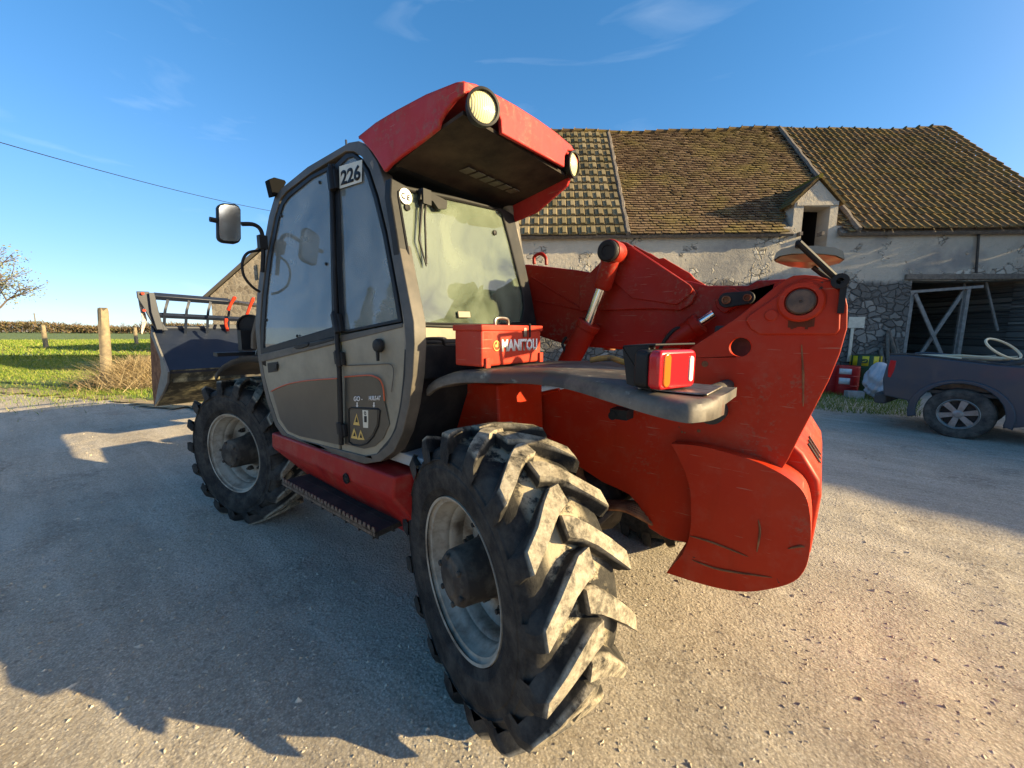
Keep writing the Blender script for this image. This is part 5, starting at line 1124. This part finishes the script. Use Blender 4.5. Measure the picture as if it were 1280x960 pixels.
# ---- things along the barn wall
def drum(px, py, r_, h, mats, name, label, band=None):
    g = S(px, py, 'z', 0); g = CO+(g-CO)*1.0; c_ = Vector((g.x, g.y, 0))
    e = empty(name, c_); tag(e, label, 'drum'); bm = nb()
    lathe(bm, [(.001,0), (r_-.01,0), (r_,.02), (r_,h*.32), (r_+.012,h*.335), (r_,h*.35), (r_,h*.65), (r_+.012,h*.665), (r_,h*.68), (r_,h-.02), (r_-.005,h), (r_-.03,h-.015), (.001,h-.015)], (0,0,0), (0,0,1), 32); fin('drum_body', bm, mats, e)
    return e, c_
Mg = simple('dark_green_paint', (.012, .06, .018), .45); My = simple('signal_yellow', (.66, .52, .02), .45); Mr = simple('drum_red', (.42, .012, .012), .4)
def patch(e, c_, r_, a0, a1, z0, z1, mat, name, lift=.004):
    base = math.atan2(CO.y-c_.y, CO.x-c_.x); bm = nb(); n_ = 8; A_ = []
    for k in range(n_+1): a = base+a0+(a1-a0)*k/n_; A_.append((bm.verts.new(((r_+lift)*math.cos(a), (r_+lift)*math.sin(a), z0)), bm.verts.new(((r_+lift)*math.cos(a), (r_+lift)*math.sin(a), z1))))
    for k in range(n_): bm.faces.new((A_[k][0], A_[k+1][0], A_[k+1][1], A_[k][1]))
    return fin(name, bm, mat, e, solid=.002)
e, c_ = drum(1055, 493, .27, .76, Mr, 'oil_drum', 'red oil drum with two white labels in front of the green and yellow drum'); patch(e, c_, .285, -.55, .35, .56, .70, M['white'], 'drum_label'); patch(e, c_, .285, -.5, .3, .30, .46, M['white'], 'drum_label')
e, c_ = drum(1034, 491, .27, .76, Mr, 'oil_drum', 'red oil drum half hidden behind the telehandler mast')
e, c_ = drum(1077, 490, .31, 1.02, Mg, 'oil_drum', 'taller green drum with a yellow top band and a small dark emblem'); patch(e, c_, .325, -3.1, 3.1, .74, 1.0, My, 'drum_band')
base = math.atan2(CO.y-c_.y, CO.x-c_.x); u_ = Vector((-math.sin(base), math.cos(base), 0)); n_ = Vector((math.cos(base), math.sin(base), 0))
bm = nb(); O_ = n_*.335+Vector((0,0,.87))-u_*.02; prism(bm, [O_+u_*a*.055+Vector((0,0,b_*.055)) for a, b_ in rrect(2.4, 2, .6)], n_*.006); fin('drum_emblem', bm, Mg, e)
bm = nb(); O_ = O_+n_*.007; prism(bm, [O_+u_*a*.04+Vector((0,0,b_*.04)) for a, b_ in [(-1,-.4), (-.4,.1), (.3,.2), (.7,.8), (1.0,.5), (.6,0), (1.1,-.5), (.5,-.2), (-.3,-.25), (-.9,-.8)]], n_*.002); fin('emblem_animal', bm, My, e)
g = S(1098, 499, 'z', 0); bm = nb(); bmesh.ops.create_icosphere(bm, subdivisions=5, radius=1)
for v_ in bm.verts:
    p = v_.co.copy(); k = .78+.30*abs(math.sin(p.x*4+p.z*3+1))*.5+.16*math.sin(p.y*7+p.z*9)*.5+.05*math.sin(p.x*17+p.z*11)
    lean_ = (p.z+1)*.06; v_.co = Vector((p.x*k*.30*(1.25-.32*(p.z+1)/2)+lean_*.4, p.y*k*.30*(1.2-.3*(p.z+1)/2)+lean_*.4, (p.z+1)*.46))
sk = fin('sack', bm, simple('white_woven_sack', (.55, .55, .56), .6, 0, (.40, .41, .43), 5, .4, .7, .5, 18)); sk.location = (g.x, g.y, 0); tag(sk, 'crumpled white plastic sack standing between the drums and the pickup', 'sack')
g = S(1067, 498, 'z', 0); bm = nb(); box(bm, (g.x, g.y, .09), (.36, .18, .20), Matrix.Rotation(.4, 3, 'Z')); tag(fin('concrete_block', bm, simple('pale_concrete', (.36,.35,.33), .9, 0, (.26,.25,.23), 9, .4, .7), bevel=.01), 'grey concrete block in the grass in front of the red drum', 'block')
g = S(1112, 500, 'z', 0); bm = nb(); box(bm, (g.x, g.y, .16), (.05, .34, .34), Matrix.Rotation(R(25), 3, 'Y')); tag(fin('board_offcut', bm, simple('pale_board', (.5,.46,.38), .8), bevel=.005), 'pale board offcut leaning at the foot of the white sack', 'board')
sgn = empty('wall_board', B(-.15, 1.9, .02), BA); tag(sgn, 'blank white board fixed to the rubble wall above the drums', 'board')
bm = nb(); box(bm, (0,.0,.0), (.42,.03,.30)); fin('board_face', bm, M['sticker'], sgn, bevel=.004); bm = nb(); box(bm, (.09,.01,-.62), (.075,.03,.92)); fin('board_post', bm, M['sticker'], sgn, bevel=.004)
for i in range(7):
    s_ = -.62-.12*i+random.uniform(-.04,.04); bm = nb(); a_ = B(s_, 0, .55+random.uniform(-.1,.1)); b_ = B(s_+random.uniform(-.35,.35), random.uniform(1.1,1.9), .05)
    tube(bm, [a_, b_], random.uniform(.03,.06), 5); tag(fin('leaning_plank', bm, M['oak']), 'weathered timber leaning on the rubble wall behind the sack', 'timber', 'timbers leaning on the barn wall')

# ---- fence posts
Mpost = simple('split_post_wood', (.30, .24, .15), .9, 0, (.17, .14, .10), 5, .38, .62, .6, 16)
def post(px0, py0, x, y, w_, h, lx, label):
    bm = nb(); P = []; n_ = 14; rings = []
    for k in range(9):
        z = h*k/8; rr = w_/2*(1.0-.10*k/8)
        rings.append([bm.verts.new((lx*z/h+rr*math.cos(6.283*j/n_)*(1+.08*math.sin(j*2.3+k*.2)), rr*math.sin(6.283*j/n_)*(1+.10*math.sin(j*3.1+k*.15)), z+(.05*math.sin(j*1.9) if k == 8 else 0))) for j in range(n_)])
    for k in range(8):
        for j in range(n_): bm.faces.new((rings[k][j], rings[k][(j+1)%n_], rings[k+1][(j+1)%n_], rings[k+1][j]))
    bm.faces.new(rings[-1]); bm.faces.new(rings[0][::-1]); o = fin('fence_post', bm, Mpost, angle=50); o.location = (x, y, 0); o.rotation_euler = (0, 0, YAW)
    tag(o, label, 'fence post', 'wooden posts along the pasture'); return o
g = S(135, 488, 'z', 0); post(0,0, g.x, g.y, .235, 2.14, 0, 'thick leaning wooden fence post nearest the yard'); bpy.context.view_layer.objects.active = None
bpy.data.objects['fence_post'].rotation_euler = (R(-3) if False else 0, 0, YAW); bpy.data.objects['fence_post'].rotation_euler[1] = R(4)
g = S(58, 436, 'z', 0); post(0,0, g.x, g.y, .30, 1.85, 0, 'short pale post alone in the pasture, farthest left')
g = S(171, 431, 'z', 0); post(0,0, g.x, g.y, .32, 1.7, 0, 'pale post in the pasture just left of the bucket')
# ---- dry brush heap beside the post
n = 5200; c0 = S(176, 486, 'z', 0); cx_ = rng.normal(0, .6, n); cy_ = rng.normal(0, .42, n)
pts = np.stack([c0.x+.4+cx_, c0.y-.1+cy_, .03+.62*np.exp(-(cx_**2+cy_**2)*.9)*rng.random(n)], 1)
blades('brush_heap', pts, .42, .016, M['straw'], 'heap of dry straw coloured stalks and brambles beside the thick fence post', 1.1, cat='brush')
n = 6000; pts = np.stack([c0.x+rng.normal(0, 1.2, n), c0.y+rng.normal(0, 1.2, n), np.full(n, .04)], 1)
blades('verge_grass', pts, .10, .012, M['blade'], 'rough mixed grass round the foot of the thick fence post')
# ---- hedge on the skyline
n = 26000; q_ = rng.random(n); hx0, hy0 = D(-420, 410, 118), D(560, 408, 118)
px_ = hx0.x+(hy0.x-hx0.x)*q_+rng.normal(0, 1.4, n); py_ = hx0.y+(hy0.y-hx0.y)*q_+rng.normal(0, 1.4, n)
hh = 1.1+1.8*vn(q_*60, q_*0, 2.0, 31)+.9*vn(q_*60, q_*0, .6, 33)
blades('field_hedge', np.stack([px_, py_, rng.random(n)**.8*hh], 1), .8, .30, attr_mat('bare_hedge', [(.13,.085,.05), (.20,.14,.08), (.10,.10,.04), (.17,.11,.07)], .95, 0), 'bare brown hedge running along the far side of the pasture', .9, cat='hedge')
Mb = simple('grey_twigs', (.12, .095, .08), .9)
def bare_tree(base, h, name, label, seed, mat, leaves=None, depth=4, grp=None, lf=60, lsz=.05, spread=.55, trunk=None):
    rs = random.Random(seed); e = empty(name, base); bmT = nb(); LV = []
    def br(p, d, L_, r_, k):
        pts = [p]; q = p.copy(); dd = d.copy()
        for _ in range(3):
            dd = (dd+Vector((rs.uniform(-.25,.25), rs.uniform(-.25,.25), rs.uniform(-.05,.22)))).normalized(); q = q+dd*L_/3; pts.append(q.copy())
        tube(bmT, pts, [r_, r_*.85, r_*.7, r_*.55], 5 if k else 8)
        if k >= depth-1:
            for _ in range(lf): t_ = rs.random(); LV.append(p.lerp(q, t_)+Vector((rs.gauss(0,1), rs.gauss(0,1), rs.gauss(0,1)))*lsz*4)
        if k < depth:
            for _ in range(rs.choice((3,4)) if k else 5):
                a = rs.uniform(0, 6.283); nd = (dd*(1-spread)+Vector((math.cos(a), math.sin(a), rs.uniform(-.1,.6)))*spread).normalized(); br(pts[rs.choice((2,3,3))], nd, L_*rs.uniform(.58,.78), r_*.55, k+1)
    br(Vector((0,0,0)), Vector((0,0,1)), h*.36, trunk or h*.025, 0)
    fin('trunk', bmT, mat, e); tag(e, label, 'tree', grp)
    if leaves:
        n_ = len(LV); V_ = np.array([tuple(v) for v in LV]); a_ = rng.normal(0,1,(n_,3)); a_ /= np.linalg.norm(a_,axis=1)[:,None]; b_ = np.cross(a_, rng.normal(0,1,(n_,3))); b_ /= np.linalg.norm(b_,axis=1)[:,None]
        s_ = lsz*rng.uniform(.5,1.3,(n_,1)); W_ = np.stack([V_-a_*s_, V_+b_*s_*.6, V_+a_*s_, V_-b_*s_*.6], 1).reshape(-1,3)
        raw('crown', W_, np.arange(4*n_).reshape(-1,4), leaves, e, rnd=rng.random(n_))
    return e
Ml = attr_mat('spring_leaf_buds', [(.10,.12,.07), (.15,.17,.11), (.22,.23,.18), (.07,.09,.05)], .8, 0)
tb_ = D(-28, 470, 12.5); bare_tree(Vector((tb_.x, tb_.y, 0)), 5.4, 'budding_tree', 'tree with pale spring buds reaching in from the left edge', 5, Mb, Ml, 4, lf=26, lsz=.034, spread=.62)
for i, (px, dp, h) in enumerate(((158, 120, 4.4), (212, 130, 5), (240, 125, 4.2), (98, 122, 4.6), (228, 110, 4.0))):
    b_ = D(px, 413, dp); bare_tree(Vector((b_.x, b_.y, 0)), h, 'bare_tree', ['small bare tree over the hedge just left of the bucket', 'bare tree seen through the left bay of the grab', 'bare tree seen through the second bay of the grab', 'small bare tree over the hedge midway along the pasture', 'low bare tree behind the middle of the grab'][i], 40+i, Mb, None, 3, 'bare trees on the skyline')
Mc = attr_mat('conifer_needles', [(.02,.04,.018), (.035,.06,.025), (.05,.075,.03)], .9, 0)
def conifer(x, y, h, label):
    e = empty('conifer', (x, y, 0)); bm = nb(); cyl(bm, (0,0,0), (0,0,h), .16, 8, .02); fin('trunk', bm, M['oak'], e); n_ = 9000
    z = rng.random(n_)**1.2*h; rr = (1-z/h)*h*.22*(.55+.45*np.abs(np.sin(z*4.2)))*rng.random(n_)**.5; a_ = rng.random(n_)*6.283
    C_ = np.stack([rr*np.cos(a_), rr*np.sin(a_), z+.2-rr*.25], 1); d_ = rng.normal(0,1,(n_,3))*.09; u_ = rng.normal(0,1,(n_,3))*.09
    raw('crown', np.stack([C_-d_, C_+d_, C_+u_], 1).reshape(-1,3), np.arange(3*n_).reshape(-1,3), Mc, e, rnd=rng.random(n_)); tag(e, label, 'conifer', 'conifers left of the yard')
for x, y, h in ((17, 12, 8), (15, 14.5, 6), (21, 13, 7)): conifer(x, y, h, 'dark conifer outside the left edge, seen only mirrored in the cab glass')
# ---- stone house behind the bucket
hd = 25.0
h0 = D(262, 413, hd); Hu = (Rt+Fw*0.12); Hu.z = 0; Hu.normalize(); Hn = Vector((-Hu.y, Hu.x, 0)); 
if Hn.dot(CO-h0) < 0: Hn = -Hn
h0 = Vector((h0.x, h0.y, 0)); HH = lambda s, z, o=0: h0+Hu*s+Hn*o+Vector((0,0,z))
house = empty('stone_house', HH(4.6, 0, -5)); tag(house, 'rubble stone house gable with a slate edge behind the bucket', 'house'); HO = -HH(4.6, 0, -5)
t = NT('rubble_gable'); v1 = t.voro(3.2, 'F1', out='Color'); s1 = t.n('ShaderNodeSeparateColor'); t.l(v1, s1.inputs[0]); e1_ = t.voro(3.2, 'DISTANCE_TO_EDGE')
c = t.mix(s1.outputs[0], (.17,.135,.10), (.33,.28,.22)); c = t.mix(t.rng(e1_, .05, .0), c, (.34,.30,.24)); c = t.mix(t.rng(t.noise(2, 6, .7), .45, .7, 0, .6), c, (.24,.20,.15)); t.col(c).rough(.95); t.bump(t.noise(7, 8, .8), .8, .06, t.bump(e1_, .5, .05))
zE, zR, wd_ = 3.7, 7.6, 9.2
bm = nb(); prism(bm, [HH(.25, 0), HH(wd_-.25, 0), HH(wd_-.25, zE), HH(wd_/2, zR-.1), HH(.25, zE)], -Hn*11); fin('wall', bm, t.m, house, smooth=False, off=HO)
Ms = attr_mat('grey_slates', [(.09,.085,.08), (.14,.13,.12), (.11,.10,.09)], .8, .2, 12)
bm = nb()
for sg in (0, 1):
    a_, b_ = (HH(-.15, zE-.25, .2), HH(wd_/2, zR+.05, .2)) if sg == 0 else (HH(wd_+.15, zE-.25, .2), HH(wd_/2, zR+.05, .2))
    prism(bm, [a_, b_, b_-Hn*11.4, a_-Hn*11.4], (0,0,.14))
fin('roof', bm, Ms, house, smooth=False, off=HO)
bm = nb(); box(bm, HH(3.2, 5.2, .03), (.1,.1,.9)); fin('wall_tie', bm, M['dark'], house, off=HO)
# ---- overhead line and its far pole
bm = nb(); a_, b_ = D(-260, 100, 9.0), D(352, 266, 25.2); P_ = []
for k in range(25): u = k/24; p = a_.lerp(b_, u); p.z -= .55*4*u*(1-u)*.5; P_.append(p)
tube(bm, P_, .013, 6); tag(fin('overhead_cable', bm, M['black']), 'thin dark overhead cable sagging across the sky to the stone house', 'cable')
g = D(46, 413, 140); pl = empty('utility_pole', (g.x, g.y, 0)); tag(pl, 'small far utility pole on the skyline above the hedge', 'utility pole')
bm = nb(); tube(bm, [(0,0,0), (0,0,6.8)], [.20,.14], 8); fin('pole', bm, M['oak'], pl); bm = nb(); box(bm, (0,0,6.4), (.12,1.4,.12)); fin('crossarm', bm, M['oak'], pl)
